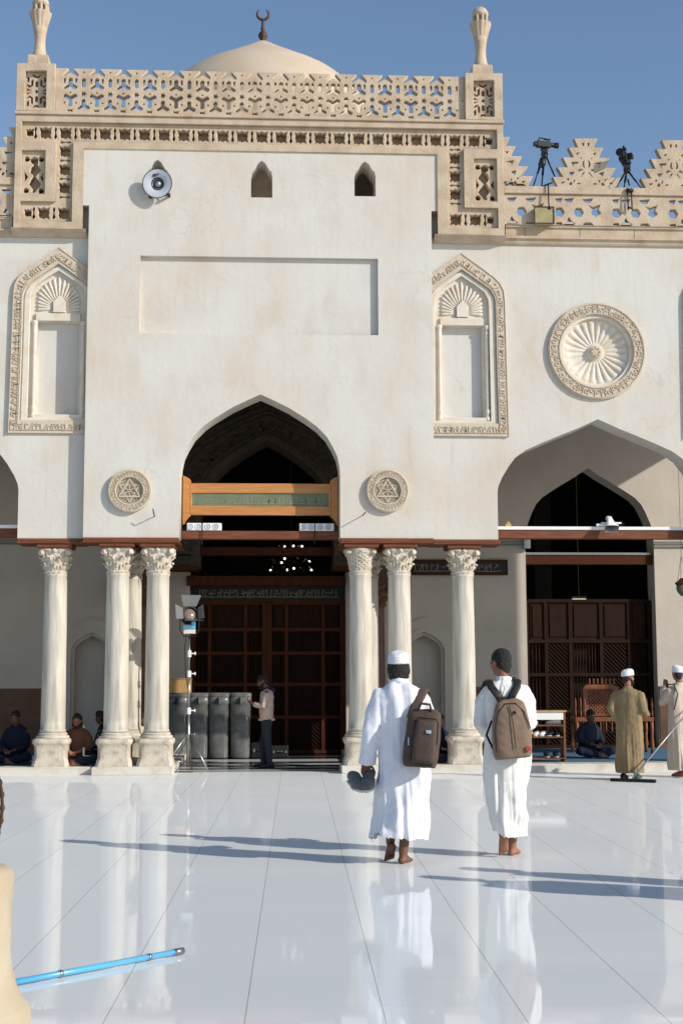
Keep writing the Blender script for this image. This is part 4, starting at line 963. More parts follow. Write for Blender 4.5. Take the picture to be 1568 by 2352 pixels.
# ---- socket, wall lamp, lit lamp in the hall
x, z = W(1180, 1558, YB-.02); t = thing('wall_socket', 'pale square socket box on the wall beside the right doorway', 'socket', (x, YB, z)); mb = MB(); mb.box(-.07, .07, -.04, -.002, -.07, .07); mb.build('plate', M['relief_pale'], t, bevel=.006)
mb = MB(); mb.box(-.025, .025, -.045, -.041, -.025, .025); mb.build('insert', M['black'], t)
x, z = W(1329, 1379, 8.5); t = thing('hall_lamp', 'small lit box lamp glowing in the dark hall above the right screen', 'lamp', (x, 8.5, z))
mb = MB(); mb.box(-.15, .15, -.05, .05, -.055, .03); mb.build('diffuser', M['lampshine'], t); mb = MB(); mb.box(-.17, .17, -.06, .06, .031, .09); mb.tube([(0, 0, .08), (0, 0, 8.6-z)], .01, 6); mb.build('housing', M['yellowbox'], t)
# ---- chandelier
x, z = W(668, 1290, 8.); t = thing('chandelier', 'glass globe chandelier glinting in the dark hall behind the porch arch', 'chandelier', (x, 8., z))
mb = MB(); mb.tube([(0, 0, -.1), (0, 0, 8.6-z)], .02, 8)
rr = random.Random(4); pos = []
for R1, zz_, n in ((.46, -.22, 12), (.42, -.02, 9), (.25, .30, 8), (.3, .16, 5)):
    mb.tube([(math.cos(2*PI*k/24)*R1, math.sin(2*PI*k/24)*R1, zz_) for k in range(24)], .010, 6, closed=True)
    for k in range(n): a = 2*PI*k/n+rr.uniform(-.2, .2); pos.append((R1*math.cos(a), R1*math.sin(a), zz_+rr.uniform(-.03, .03)+.05))
mb.build('frame', M['bronze'], t, True)
for i, p in enumerate(pos):
    mb = MB(); mb.ball(p, .025, 10, 6); mb.build('globe', M['lampshine'] if i % 3 == 0 else M['crystal'], t, True)
# ---- hanging lantern at the right edge
x, z = W(1566, 1350, 2.5); t = thing('hanging_lantern', 'green glass mosque lantern hanging at the right edge beneath the gallery', 'lantern', (x, 2.5, z))
mb = MB(); mb.lathe([(.02, -.16), (.06, -.12), (.10, -.06), (.11, 0), (.10, .05), (.07, .08)], n=18); mb.build('glass', M['lantern'], t, True)
mb = MB(); mb.lathe([(.112, .05), (.13, .08), (.13, .10), (.08, .12), (.03, .18)], n=18)
for k in range(3): a = k*2*PI/3; mb.tube([(math.cos(a)*.12, math.sin(a)*.12, .09), (0, 0, .6)], .004, 5)
mb.tube([(0, 0, .6), (0, 0, 8.7-z)], .004, 5); mb.build('holder', M['bronze'], t)
# ---- tripods and video cameras on the parapet
def tripod(loc, H, label, group, spread=.28):
    t = thing('camera_tripod', label, 'tripod', loc, 0, group)
    for k, a in enumerate((R_(100), R_(215), R_(330))):
        mb = MB(); d = V((math.cos(a), math.sin(a)*.38, 0)); top = V((0, 0, H*.97))+d*.03; bot = d*spread; n = V((-d.y, d.x, 0))
        mb.tube([top+n*.02, top.lerp(bot, .55)+n*.022], .014, 7); mb.tube([top-n*.02, top.lerp(bot, .55)-n*.022], .014, 7); mb.tube([top.lerp(bot, .45), bot], .013, 7); mb.ball(bot+V((0, 0, .01)), .02, 8, 5)
        mb.build('leg', M['black'], t, True)
    mb = MB(); mb.lathe([(.05, H*.93), (.06, H*.96), (.055, H), (.07, H+.02), (.05, H+.04)], n=14); mb.build('crown', M['black'], t, 'auto')
    mb = MB(); mb.box(-.05, .05, -.06, .06, H+.04, H+.12); mb.box(-.06, .06, -.09, .09, H+.12, H+.145); mb.tube([(.03, 0, H+.09), (-.05, -.12, H+.0), (-.10, -.28, H-.22)], .010, 6); mb.build('head', M['black'], t, bevel=.006)
    return t
def vidcam(loc, rz, label, scale=1.):
    t = thing('video_camera', label, 'camera', loc, rz, 'video cameras on the parapet tripods'); s = scale
    mb = MB(); mb.box(-.06*s, .06*s, -.14*s, .16*s, 0, .13*s); mb.box(-.05*s, .05*s, .16*s, .22*s, .02*s, .11*s); mb.build('body', M['black'], t, bevel=.012)
    mb = MB(Matrix.Translation((0, -.14*s, .07*s)) @ Matrix.Rotation(PI/2, 4, 'X')); mb.lathe([(.045*s, 0), (.05*s, .05*s), (.045*s, .06*s), (.06*s, .12*s), (.062*s, .17*s), (.05*s, .171*s)], n=18); mb.build('lens', M['black'], t, 'auto')
    mb = MB(); mb.tube([(0, -.10*s, .13*s), (0, -.10*s, .19*s), (0, .10*s, .20*s), (0, .12*s, .13*s)], .014*s, 8); mb.tube([(.03, -.16*s, .2*s), (.03, -.02*s, .2*s)], .02*s, 8); mb.build('handle', M['black'], t, True)
    mb = MB(); mb.box(.055*s, .13*s, -.06*s, .06*s, .06*s, .13*s); mb.build('viewfinder', M['black'], t, bevel=.006)
    return t
x, _ = W(1252, 420, .12); ta = tripod((x, .14, 10.112), .60, 'black camera tripod on the parapet beside the first full crenel, left of the two', 'tripods on the parapet')
x2, _ = W(1441, 420, .12); tb_ = tripod((x2, .14, 10.112), .34, 'black camera tripod on the parapet between the two full crenels, right of the two', 'tripods on the parapet')
mb = MB(); z_ = .50
mb.tube([(-.02, 0, .40), (-.05, 0, .44), (-.03, 0, .55)], [.05, .07, .05], 10); mb.tube([(-.03, 0, .50), (-.09, -.02, .46), (-.13, -.04, .30)], .014, 6); mb.tube([(.02, -.15, .04), (.02, -.17, -.3), (.03, -.17, -.45)], .012, 7); mb.tube([(.03, -.20, -.42), (.03, -.14, -.42)], .03, 8); mb.tube([(-.13, .0, 0), (.1, -.14, .06)], .015, 6)
mb.build('clamp_arm', M['black'], ta, True)
vidcam((x-.01, .14, 10.112+.745), R_(100), 'black video camera pointing sideways on the left parapet tripod', .86)
mb = MB(); mb.tube([(-.04, -.14, -.02), (-.04, -.15, -.42)], .012, 6); mb.tube([(.03, -.14, -.02), (.03, -.15, -.42)], .012, 6); mb.tube([(-.06, -.14, -.06), (.06, -.14, -.06)], .035, 8); mb.tube([(-.05, -.15, -.38), (.04, -.15, -.38)], .02, 6); mb.tube([(0, -.13, .04), (0, -.03, .18)], .015, 6); mb.build('clamp_arm', M['black'], tb_, True)
vidcam((x2-.04, .14, 10.112+.49), R_(-28), 'bulky black video camera with side microphone on the right parapet tripod', 1.15)
x, z = W(1247, 495, .03); t = thing('floodlight', 'weathered yellow box panel hung on the star openwork of the parapet', 'floodlight', (x, .0, 9.403))
mb = MB(); mb.box(-.165, .165, -.05, .055, .005, .30); mb.build('panel', M['yellowbox'], t, bevel=.008); plate('frame', [[(-.18, 0), (.18, 0), (.18, .315), (-.18, .315)], [(-.16, .02), (.16, .02), (.16, .295), (-.16, .295)]], -.058, -.051, M['iron'], t)

# ================================================================== THINGS UNDER THE GALLERY
# ---- stage lamp on its stand
gx, gy = G(436, 1768); gy = .55; S = 1/134.
t = thing('light_stand', 'chrome lighting stand with wide tripod feet at the porch front', 'stand', (gx, gy, 0))
mb = MB(); mb.tube([(0, 0, .12), (0, 0, 1.0)], .026, 12); mb.tube([(0, 0, 1.0), (0, 0, 1.62)], .02, 12); mb.tube([(0, 0, 1.62), (0, 0, 2.23)], .015, 12); mb.build('pole', M['steel'], t, True)
for a in (R_(200), R_(320), R_(85)):
    mb = MB(); d = V((math.cos(a), math.sin(a), 0)); mb.tube([d*.03+V((0, 0, .62)), d*.46+V((0, 0, .02))], .015, 8); mb.tube([d*.03+V((0, 0, .16)), d*.33+V((0, 0, .20))], .010, 8); mb.build('leg', M['steel'], t, True)
for z in (.62, 1.02, 1.64, 1.98):
    mb = MB(); mb.lathe([(.035, z-.06), (.035, z+.04), (.03, z+.05)], n=12); mb.tube([(.03, 0, z), (.09, 0, z)], .010, 6); mb.ball((.10, 0, z), (.014, .012, .03), 8, 5); mb.build('collar', M['white'] if z > 1 else M['steel'], t, 'auto')
t = thing('stage_lamp', 'large film lamp with four frosted barn doors on the chrome stand', 'lamp', (gx, gy, 2.22)); t.scale = (.66, .66, .66)
mb = MB(); mb.tube([(0, 0, 0), (0, 0, .06)], .025, 10); mb.tube([(-.24, 0, .62), (-.24, 0, .22), (-.14, 0, .08), (.14, 0, .08), (.24, 0, .22), (.24, 0, .62)], .013, 8); mb.build('yoke', M['black'], t, True)
tilt = Matrix.Rotation(R_(18), 4, 'Z') @ Matrix.Rotation(R_(-20), 4, 'X'); ctr = Matrix.Translation((0, 0, .62))
mb = MB(ctr @ tilt @ Matrix.Rotation(PI/2, 4, 'X')); mb.lathe([(.10, -.26), (.17, -.24), (.20, -.1), (.205, .02), (.215, .05), (.215, .10), (.185, .10), (.18, .04), (.178, .0)], n=32); mb.build('housing', M['black'], t, 'auto')
mb = MB(ctr @ tilt @ Matrix.Rotation(PI/2, 4, 'X')); mb.lathe([(.177, .02), (.14, .06), (.08, .085), (.01, .095)], n=28, cap=False); mb.build('lens', M['lens'], t, True)
def door(M_, w0, w1, h):
    mb = MB(M_); mb.add([(-w0, 0, 0), (w0, 0, 0), (w1, 0, h), (-w1, 0, h), (-w0, .006, 0), (w0, .006, 0), (w1, .006, h), (-w1, .006, h)], [(0, 1, 2, 3), (7, 6, 5, 4), (0, 4, 5, 1), (1, 5, 6, 2), (2, 6, 7, 3), (3, 7, 4, 0)])
    mb.build('barn_door', M['scrim'], t)
base = ctr @ tilt @ Matrix.Translation((0, -.11, 0))
door(base @ Matrix.Translation((0, 0, .20)) @ Matrix.Rotation(R_(38), 4, 'X'), .17, .27, .30)
door(base @ Matrix.Rotation(PI, 4, 'Y') @ Matrix.Translation((0, 0, .19)) @ Matrix.Rotation(R_(70), 4, 'X'), .17, .26, .26)
door(base @ Matrix.Rotation(R_(-90), 4, 'Y') @ Matrix.Translation((0, 0, .20)) @ Matrix.Rotation(R_(30), 4, 'X'), .15, .2, .26)
door(base @ Matrix.Rotation(R_(90), 4, 'Y') @ Matrix.Translation((0, 0, .20)) @ Matrix.Rotation(R_(62), 4, 'X'), .15, .19, .2)
mb = MB(); mb.box(-.15, .15, -.08, .12, .14, .26); mb.build('ballast', M['relief_pale'], t, bevel=.01)
mb = MB(); mb.box(-.155, .155, -.10, .12, .262, .36); mb.box(.06, .16, -.12, -.04, .36, .46); mb.build('ballast_band', M['blue'], t, bevel=.01)
mb = MB(); mb.tube([(-.08, .04, .14), (-.12, .05, -.2), (-.09, .05, -.9), (-.02, .04, -1.3), (.05, .03, -1.6), (-.05, 0, -1.78), (-.05, -.02, -2.6), (-.32, -.12, -3.1), (-.42, -.2, -3.30), (-.3, -.35, -3.34), (.15, -.3, -3.35)], .009, 6); mb.build('cable', M['cable'], t, True)
# ---- charcoal bins
def binn(x, label, first=None):
    t = thing('storage_bin', label, 'bin', (x, 4.35, .003), 0, 'tall charcoal bins by the door')
    mb = MB(); rings = []
    for z, w in ((0, .17), (.03, .185), (.6, .195), (1.05, .205), (1.055, .215), (1.2, .215)):
        rings.append([(a, b, z) for a, b in rr_(w, w*.95, 32, 3.2)])
    mb.rings(rings); mb.build('body', M['bins'], t, True)
    mb = MB(); rings = [[(a, b, z) for a, b in rr_(w, w*.95, 32, 3.2)] for z, w in ((1.203, .222), (1.25, .222), (1.27, .2))]; mb.rings(rings); mb.build('lid', M['bins'], t, 'auto')
    mb = MB(); mb.prism([(-.11, 1.05), (-.0, 1.05), (-.0, 1.19), (-.04, 1.17)], -.222, -.212); mb.build('recess', M['black'], t)
    mb = MB(); mb.box(.0, .04, -.235, -.215, 1.06, 1.19); mb.build('handle', M['bins'], t, bevel=.004)
    return t
xs_ = [W(p, 1700, 4.2)[0] for p in (408, 455, 502, 551)]
labs = ['leftmost charcoal bin beneath the plywood box', 'second charcoal bin from the left behind the lamp stand', 'third charcoal bin from the left, standing free of the stand', 'rightmost charcoal bin next to the standing man in the jacket']
b0 = binn(xs_[0], labs[0])
for x, l in zip(xs_[1:], labs[1:]): c = copy_tree(b0); c.location.x = x; c['label'] = l
x = xs_[0]; t = thing('crate', 'orange plywood box lying on top of the leftmost charcoal bin', 'box', (x+.02, 4.35, 1.274)); mb = MB(); mb.box(-.26, .22, -.16, .16, 0, .26); mb.build('box', M['plywood'], t, bevel=.006); mb = MB(); mb.box(-.27, .23, -.17, .17, .262, .28); mb.build('lid', M['plywood'], t)
for i, (px, w, h, lab) in enumerate(((600, .2, .30, 'black case with metal trim beside the right bin'), (640, .17, .24, 'lower black case behind the standing man'))):
    x = W(px, 1720, 4.4)[0]; t = thing('equipment_case', lab, 'case', (x, 4.5, .003), .1*i); mb = MB(); mb.box(-w, w, -.2, .2, 0, h); mb.build('shell', M['black'], t, bevel=.015)
    mb = MB(); mb.tube([(-.06, -.21, h*.5), (-.06, -.24, h*.55), (.06, -.24, h*.55), (.06, -.21, h*.5)], .009, 6); mb.box(-w*.8, -w*.6, -.212, -.2, h*.4, h*.6); mb.box(w*.6, w*.8, -.212, -.2, h*.4, h*.6); mb.build('handle', M['steel'], t)
# ---- shoe rack and shoes
rx = W(1245, 1760, .9)[0]; Z0 = .10
t = thing('shoe_rack', 'wooden shoe rack with a white drawer front behind the walking men', 'rack', (rx, .95, Z0))
mb = MB(); mb.box(-.40, -.365, -.15, .15, 0, .86); mb.build('side', M['woodmid'], t); mb = MB(); mb.box(.365, .40, -.15, .15, 0, .86); mb.build('side', M['woodmid'], t)
for z in (.06, .42, .62): mb = MB(); mb.box(-.363, .363, -.15, .15, z, z+.02); mb.build('shelf', M['woodmid'], t)
mb = MB(); mb.box(-.42, .42, -.17, .17, .862, .885); mb.build('top', M['plywood'], t); mb = MB(); mb.box(-.363, .363, -.15, .15, .73, .858); mb.build('drawer', M['white'], t)
def shoe(name, label, loc, rz, m, group=None, s=1., so_='sole', slip=False, rot=None):
    t = thing(name, label, 'shoe' if name == 'shoe' else name, loc, rz, group)
    if rot: t.rotation_euler = rot
    mb = MB(); rings = []
    P = [(-.13, .030, .055), (-.12, .036, .075), (-.06, .036, .085), (-.0, .038, .075), (.06, .046, .055), (.11, .042, .042), (.14, .022, .03)]
    if slip: P = [(-.02, .040, .03), (0, .045, .06), (.06, .048, .058), (.11, .044, .045), (.14, .024, .03)]
    for y, w, h in P: rings.append([(a*s, y*s, (.018+(b+h)*.5)*s) for a, b in rr_(w, h, 16, 2.4)])
    mb.rings(rings); mb.build('upper', m, t, True)
    mb = MB(); rings = []
    for y, w in ((-.14, .02), (-.13, .032), (-.06, .036), (0, .038), (.06, .048), (.11, .045), (.145, .02)): rings.append([(a*s, y*s, (.01+b)*s) for a, b in rr_(w, .010, 12, 3)])
    mb.rings(rings); mb.build('sole', M[so_] if so_ in M else m, t, True)
    return t
for i, (dx, z, m, rz, lab) in enumerate(((-.10, .642, 'paper', 2.9, 'white shoe on the top shelf of the rack, left'), (.22, .642, 'paper', 1.2, 'white shoe lying sideways on the top shelf, right'),
        (-.18, .442, 'plywood', 2.6, 'tan shoe on the middle shelf beside the white pair'), (-.08, .442, 'paper', 2.7, 'white trainer on the middle shelf, left of its pair'), (.03, .442, 'paper', 2.6, 'white trainer on the middle shelf, right of its pair'), (.19, .442, 'black', 2.3, 'black shoe with pale sole on the middle shelf'), (.29, .442, 'black', 2.8, 'black shoe at the right end of the middle shelf'),
        (.08, .082, 'shoedk', 3.1, 'black slipper on the bottom shelf, left of the pair'), (.24, .082, 'shoedk', 3.1, 'black slipper on the bottom shelf, right of the pair'))):
    shoe('shoe', lab, (rx+dx, .93, Z0+z), rz, M[m], 'shoes on the rack')
# ---- carved wooden bench
bx = W(1408, 1700, 3.3)[0]
t = thing('carved_bench', 'carved wooden bench with lattice back and turned finials by the right doorway', 'bench', (bx, 3.4, .112)); Bz = 1.
mb = MB(); mb.box(-.76, .76, -.25, .25, .60, .68); mb.build('seat', M['woodmid'], t, bevel=.01)
for sx in (-.72, .72):
    for sy in (-.21, .21): mb = MB(); mb.lathe([(.035, 0), (.03, .1), (.045, .15), (.028, .3), (.04, .45), (.035, .6)], (sx, sy, 0), 12); mb.build('leg', M['woodmid'], t, True)
plate('back_frame', [[(-.50, .69), (.20, .69), (.20, 1.24), (.10, 1.30), (-.42, 1.30), (-.50, 1.24)], [(-.40, .74), (.08, .74), (.08, 1.2), (-.40, 1.2)]], .19, .25, M['woodmid'], t, bev=.006)
mb = MB()
for k in range(-8, 16):
    a = -.40+k*.07
    for sg in (1, -1):
        p = [(a, .74), (a+.46, 1.2)] if sg > 0 else [(a, 1.2), (a+.46, .74)]
        (x0_, z0_), (x1_, z1__) = p
        if x0_ < -.40: z0_ += (-.40-x0_)*sg; x0_ = -.40
        if x1_ > .08: z1__ -= (x1_-.08)*sg; x1_ = .08
        if x1_ > x0_+.01: mb.bar((x0_, z0_), (x1_, z1__), .022, .215-.008*(sg > 0), .235-.008*(sg > 0))
mb.build('lattice', M['woodmid'], t)
for k in range(7):
    x = -.36+k*.08; mb = MB(); mb.lathe([(.012, 1.30), (.02, 1.33), (.012, 1.36), (.018, 1.39), (.004, 1.42)], (x, .22, 0), 8); mb.build('finial', M['woodmid'], t, True)
for k, x in enumerate((-.74, -.64, -.56, .44, .54, .64, .74)):
    mb = MB(); mb.lathe([(.014, .68), (.022, .74), (.012, .84), (.02, .93), (.014, .99), (.004, 1.06)], (x, -.2, 0), 8); mb.build('spindle', M['woodmid'], t, True)
for k in range(12):
    mb = MB(); x = -.6+k*.11; mb.lathe([(.010, .40), (.016, .46), (.010, .52), (.014, .60)], (x, -.22, 0), 8); mb.build('apron_spindle', M['woodmid'], t, True)

# ================================================================== FOREGROUND
# limestone post at the lower left with an iron hoop above it
z_c = 5.6; d = ray(-55, 1600); p = CAM+d*(z_c/d.dot(Fv)); t = thing('stone_post', 'pale limestone pedestal cut off at the lower left corner', 'pedestal', (p.x, p.y, 0), .0)
S = z_c/FPX
mb = MB(); mb.lathe([(.30, 0), (.30, .12), (.25, .17), (.24, .30), (.232, .315), (.205, .345), (.185, .39), (.168, .45), (.160, .52), (.160, .70), (.162, .76), (.166, .80), (.160, .835), (.13, .853), (.05, .86)], n=40, fn=lambda a, z, i: 1+.02*noise.noise(V((math.cos(a)*3, math.sin(a)*3, z*6)))); mb.build('shaft', M['sandlime'], t, True)
t = thing('iron_hoop', 'dark iron hoop standing on the pedestal at the left edge', 'hoop', (p.x-.02, p.y, .845))
mb = MB(); mb.tube([(math.cos(a)*.135, 0, .24+math.sin(a)*.23) for a in [2*PI*k/36 for k in range(36)]], .007, 8, closed=True)
for k in range(11): a = -.9+k*.22; mb.ball((math.cos(a)*.135, 0, .24+math.sin(a)*.23), (.011, .011, .016), 7, 5)
mb.build('ring', M['iron'], t, True)
a = V((*G(405, 2188, .02), .022)); b_ = V((*G(45, 2256, .02), .022)); dd = (b_-a); b2_ = b_+dd*.25
t = thing('blue_pole', 'shiny blue mop pole lying on the wet white floor', 'pole', a)
mb = MB(); mb.tube([(0, 0, 0), tuple(b2_-a)], .017, 16); mb.build('pole', M['blue'], t, True)
mb = MB(); u_ = dd.normalized(); mb.tube([tuple(-u_*.05), tuple(u_*.02)], .019, 14); mb.build('end_cap', M['steel'], t, True)
for f_ in (.18, .75): mb = MB(); q = dd*f_; mb.tube([tuple(q), tuple(q+u_*.02)], .0195, 14); mb.build('collar', M['steel'], t, True)
# ================================================================== PEOPLE
def ear_eye(): pass
class Fig:
    """one person: joints given in local metres (x right, y the way the person faces, z up)"""
    def __init__(s, label, loc, rz, skin='skin', vox=.009):
        s.t = thing('person', label, 'person', loc, rz); s.mb = MB(); s.skin = M[skin]; s.vox = vox
    def head(s, c, f=(0, 1, 0), tilt=0., k=1.):
        """c = centre of the head"""
        c = V(c); f = V(f).normalized(); yaw = math.atan2(-f.x, f.y); Rm = Matrix.Rotation(yaw, 3, 'Z') @ Matrix.Rotation(-tilt, 3, 'X'); s.hc = c; s.hR = Rm; s.hk = k
        A = lambda x, y, z: tuple(c+Rm @ V((x*k, y*k, z*k)))
        B = lambda p, r: s.mb.ball(A(*p), tuple(q*k for q in r), 16, 10, Rm)
        B((0, -.012, .03), (.074, .094, .09)); B((0, .02, -.035), (.062, .07, .078)); B((0, .045, -.075), (.038, .042, .034))
        s.mb.tube([A(0, .082, .02), A(0, .105, -.015), A(0, .112, -.03), A(0, .09, -.038)], [.008*k, .012*k, .016*k, .01*k], 8)
        B((-.028, .082, .025), (.022, .012, .010)); B((.028, .082, .025), (.022, .012, .010))
        s.mb.tube([A(-.022, .083, -.058), A(0, .092, -.056), A(.022, .083, -.058)], .0085*k, 8)
        for e in (-1, 1): B((e*.084, -.006, -.005), (.012, .022, .034))
    def face_parts(s, beard=False, eyes=True):
        c, Rm, k = s.hc, s.hR, s.hk; A = lambda x, y, z: tuple(c+Rm @ V((x*k, y*k, z*k)))
        if eyes:
            for e in (-1, 1): mb = MB(); mb.ball(A(e*.028, .088, .008), (.011*k, .007*k, .007*k), 8, 6, Rm); mb.build('eye', M['black'], s.t, True)
        if beard:
            mb = MB(); mb.ball(A(0, .040, -.085), (.052*k, .052*k, .045*k), 14, 8, Rm); mb.tube([A(-.065, .0, -.03), A(-.058, .04, -.075), A(0, .085, -.10), A(.058, .04, -.075), A(.065, .0, -.03)], [.014*k, .024*k, .03*k, .024*k, .014*k], 8)
            mb.tube([A(-.026, .090, -.047), A(0, .098, -.044), A(.026, .090, -.047)], .006*k, 6); mb.build('beard', M['hair'], s.t, True)
    def hair(s, long_=0., top=True, m='hair', vox=.009, back=1.):
        c, Rm, k = s.hc, s.hR, s.hk; A = lambda x, y, z: tuple(c+Rm @ V((x*k, y*k, z*k))); mb = MB()
        if top: mb.ball(A(0, -.018, .045), (.081*k, .098*k, .088*k), 16, 10, Rm)
        mb.ball(A(0, -.046, -.008), (.071*k, .058*k, .082*k*back), 16, 10, Rm); mb.ball(A(0, -.055, -.06), (.045*k, .04*k, .045*k), 12, 8, Rm)
        for e in (-1, 1): mb.tube([A(e*.066, .015, .05), A(e*.074, .012, .02), A(e*.074, .008, -.01)], [.018*k, .012*k, .006*k], 8)
        if long_:
            r = random.Random(int(long_*100))
            for i in range(13):
                a = PI+.15+(PI-.3)*i/12; x, y = .068*math.cos(a), .078*math.sin(a)*.9-.005
                mb.tube([A(x, y, .03), A(x*1.12, y*1.1, -.04), A(x*1.08+r.uniform(-.01, .01), y*1.02, -.06-long_*r.uniform(.6, 1))], [.022*k, .024*k, .006*k], 8)
        fuse(mb, vox, 'hair', M[m], s.t, 1, lambda co, n: .006*noise.noise(V((co.x*90, co.y*90, co.z*50)))+.004*noise.noise(V((co.x*40, co.y*40, co.z*30))))
    def cap(s, m='cap', h=.075, low=.035):
        c, Rm, k = s.hc, s.hR, s.hk; mb = MB(); rings = []
        for z, r in ((low, 1.0), (low+.008, 1.03), (low+h*.45, 1.02), (low+h*.8, .97), (low+h, .86), (low+h+.012, .6), (low+h+.016, .2)):
            rings.append([tuple(c+Rm @ V((.088*k*r*math.cos(a)*(1+.008*math.sin(a*9)), (-.012+.103*r*math.sin(a))*k, z*k-.012*math.sin(a)*0+(.012*k*math.sin(a))))) for a in [2*PI*j/36 for j in range(36)]])
        mb.rings(rings); mb.tube([tuple(V(p)) for p in rings[1]], .005*k, 6, closed=True); mb.build('cap', M[m], s.t, True)
    def limb(s, pts, r): s.mb.tube(pts, r, 12); s.mb.ball(pts[0], r[0], 12, 8); s.mb.ball(pts[-1], r[-1], 12, 8)
    def hand(s, w, d, n, curl=.5, k=1., side=1, thumb=1.):
        """wrist w, direction d towards the fingers, n = palm normal; the fingers curl towards n; side = where the thumb leaves"""
        w = V(w); d = V(d).normalized(); n = V(n); n = (n-d*n.dot(d)).normalized(); b = d.cross(n)*side
        P = lambda a, x, q: w+d*(a*k)+b*(x*k)+n*(q*k)
        for x in (-.027, -.009, .009, .027): s.mb.tube([P(-.01, x*.6, 0), P(.03, x, 0), P(.085, x*1.05, 0)], [.018*k, .017*k, .013*k], 8)
        for i, (x, L) in enumerate(((.030, .070), (.010, .080), (-.010, .075), (-.029, .058))):
            p = P(.083, x, 0); a = .15; pts = [tuple(p)]
            for j, f in enumerate((.45, .32, .23)):
                a += curl*(.8 if j == 0 else 1.0)+.06*i*curl; p = p+(d*math.cos(a)+n*math.sin(a)+b*(x*.8))*(L*f*k); pts.append(tuple(p))
            s.mb.tube(pts, [.0098*k, .0092*k, .0085*k, .0065*k], 8)
        p = P(.02, .026, .004); q = [tuple(p)]
        for j, (L, o) in enumerate(((.035, .85), (.032, .5), (.022, .2))):
            p = p+(d*(1-o*.5)+b*o*(1.1-.4*j)+n*(.35*thumb+curl*.4*j)).normalized()*(L*k); q.append(tuple(p))
        s.mb.tube(q, [.014*k, .012*k, .011*k, .008*k], 8)
    def foot(s, a, f, pitch=0., k=1.):
        """ankle a, forward f (level), pitch = heel raised"""
        a = V(a); f = V((f[0], f[1], 0)).normalized(); sd = V((f.y, -f.x, 0)); Rm = Matrix.Rotation(-pitch, 3, sd); up = Rm @ V((0, 0, 1)); ff = Rm @ f
        P = lambda y, x, z: a+ff*(y*k)+sd*(x*k)+up*(z*k)
        s.mb.ball(P(-.035, 0, -.058), .030*k, 12, 8); s.mb.tube([P(0, 0, .02), P(-.01, 0, -.045)], [.036*k, .034*k], 12)
        for x, r in ((-.022, .024), (.0, .028), (.022, .024)): s.mb.tube([P(-.03, x*.6, -.055), P(.05, x*.9, -.050), P(.115, x*1.3, -.068)], [.028*k, r*k, .018*k], 10)
        s.mb.tube([P(.0, 0, -.01), P(.07, 0, -.045), P(.11, 0, -.06)], [.034*k, .026*k, .016*k], 10)
        for i, x in enumerate((-.032, -.016, -.001, .014, .028)):
            r = (.014, .010, .0095, .009, .0085)[i]; y = .15-.008*i; s.mb.tube([P(.105, x, -.068), P(y, x*1.05, -.071)], [.013*k, r*k], 8); s.mb.ball(P(y, x*1.05, -.071), r*k, 8, 5)
    def skinmesh(s): fuse(s.mb, s.vox, 'body', s.skin, s.t, 3); 
def folds(seed, amp, zlo, zhi, kx=1.):
    def rdg(v): return (1-abs(noise.noise(v))*2.2)
    def f(co, n):
        t = max(0, min(1, (zhi-co.z)/(zhi-zlo))); a = math.atan2(co.y, co.x); c, s = math.cos(a), math.sin(a)
        q = noise.noise(V((c*2.3*kx, s*2.3*kx+seed, co.z*.8)))*1.3+.9*noise.noise(V((c*5*kx+co.z*1.2, s*5*kx+seed, co.z*1.4+co.x*2)))
        cr = rdg(V((co.x*7+co.z*5, co.y*6+seed, co.z*6-co.x*6)))*.0038+rdg(V((co.x*11-co.z*9, co.y*9+seed, co.z*10)))*.003
        fine = rdg(V((co.x*22+co.z*8, co.y*20, co.z*17+seed)))*.0012
        return q*amp*(.25+1.0*t)+cr+fine-.002
    return f
def oval(mb, secs, n=48, e=2.3, fold=None):
    rings = []
    for i, (z, x0, x1, y0, y1) in enumerate(secs):
        ring = []
        for j, (a, b) in enumerate(rr_((x1-x0)/2, (y1-y0)/2, n, e)):
            zz = z+(fold(i, 2*PI*j/n) if fold else 0); ring.append(((x0+x1)/2+a, (y0+y1)/2+b, zz))
        rings.append(ring)
    mb.rings(rings)
def sleeve(mb, pts, r): mb.tube(pts, r, 18); mb.ball(pts[0], r[0], 14, 8)
def stroke_part(name, pts, r, m, parent, flat=1., up=None, n=8): mb = MB(); mb.tube(pts, r, n, flat=flat, up=up); return mb.build(name, m, parent, True)

# ---------- walker with the knitted cap
gx, gy = G(925, 1985)
F1 = Fig('barefoot walker in white robe and knitted cap, dark brown bag on one shoulder', (gx, gy+.02, 0), 0, 'skind', .008)
k = .00108; X_ = lambda zx: (zx-510)*k; Z_ = lambda zy: (1785-zy)*k
F1.head((X_(492), .03, Z_(238)), (.05, 1, 0), .05, 1.04)
F1.limb([(X_(490), .0, 1.60), (X_(490), .01, 1.46)], [.052, .050])
F1.limb([(0, .01, 1.32), (0, .02, 1.0)], [.10, .10]); F1.limb([(-.16, 0, 1.42), (.14, 0, 1.42)], [.045, .045])
F1.limb([(-.19, 0, 1.41), (-.26, -.03, 1.13), (-.305, .03, .86)], [.05, .042, .03]); F1.limb([(.19, 0, 1.41), (.24, .02, 1.13), (.18, .24, 1.02)], [.05, .042, .03])
F1.limb([(-.07, .0, .95), (-.08, .12, .52), (-.095, .10, .17)], [.085, .058, .040]); F1.limb([(.08, .0, .95), (.05, .0, .5), (.005, .0, .09)], [.085, .058, .040])
F1.foot((-.095, .10, .16), (-.15, 1, 0), .75); F1.foot((.005, .0, .085), (.55, 1, 0), 0)
F1.hand((-.305, .03, .85), (-.1, .25, -1), (.25, -.6, -.1), .75, 1.05, -1); F1.hand((.18, .24, 1.02), (-.4, .6, .1), (-.3, 0, -.9), .6, 1., 1)
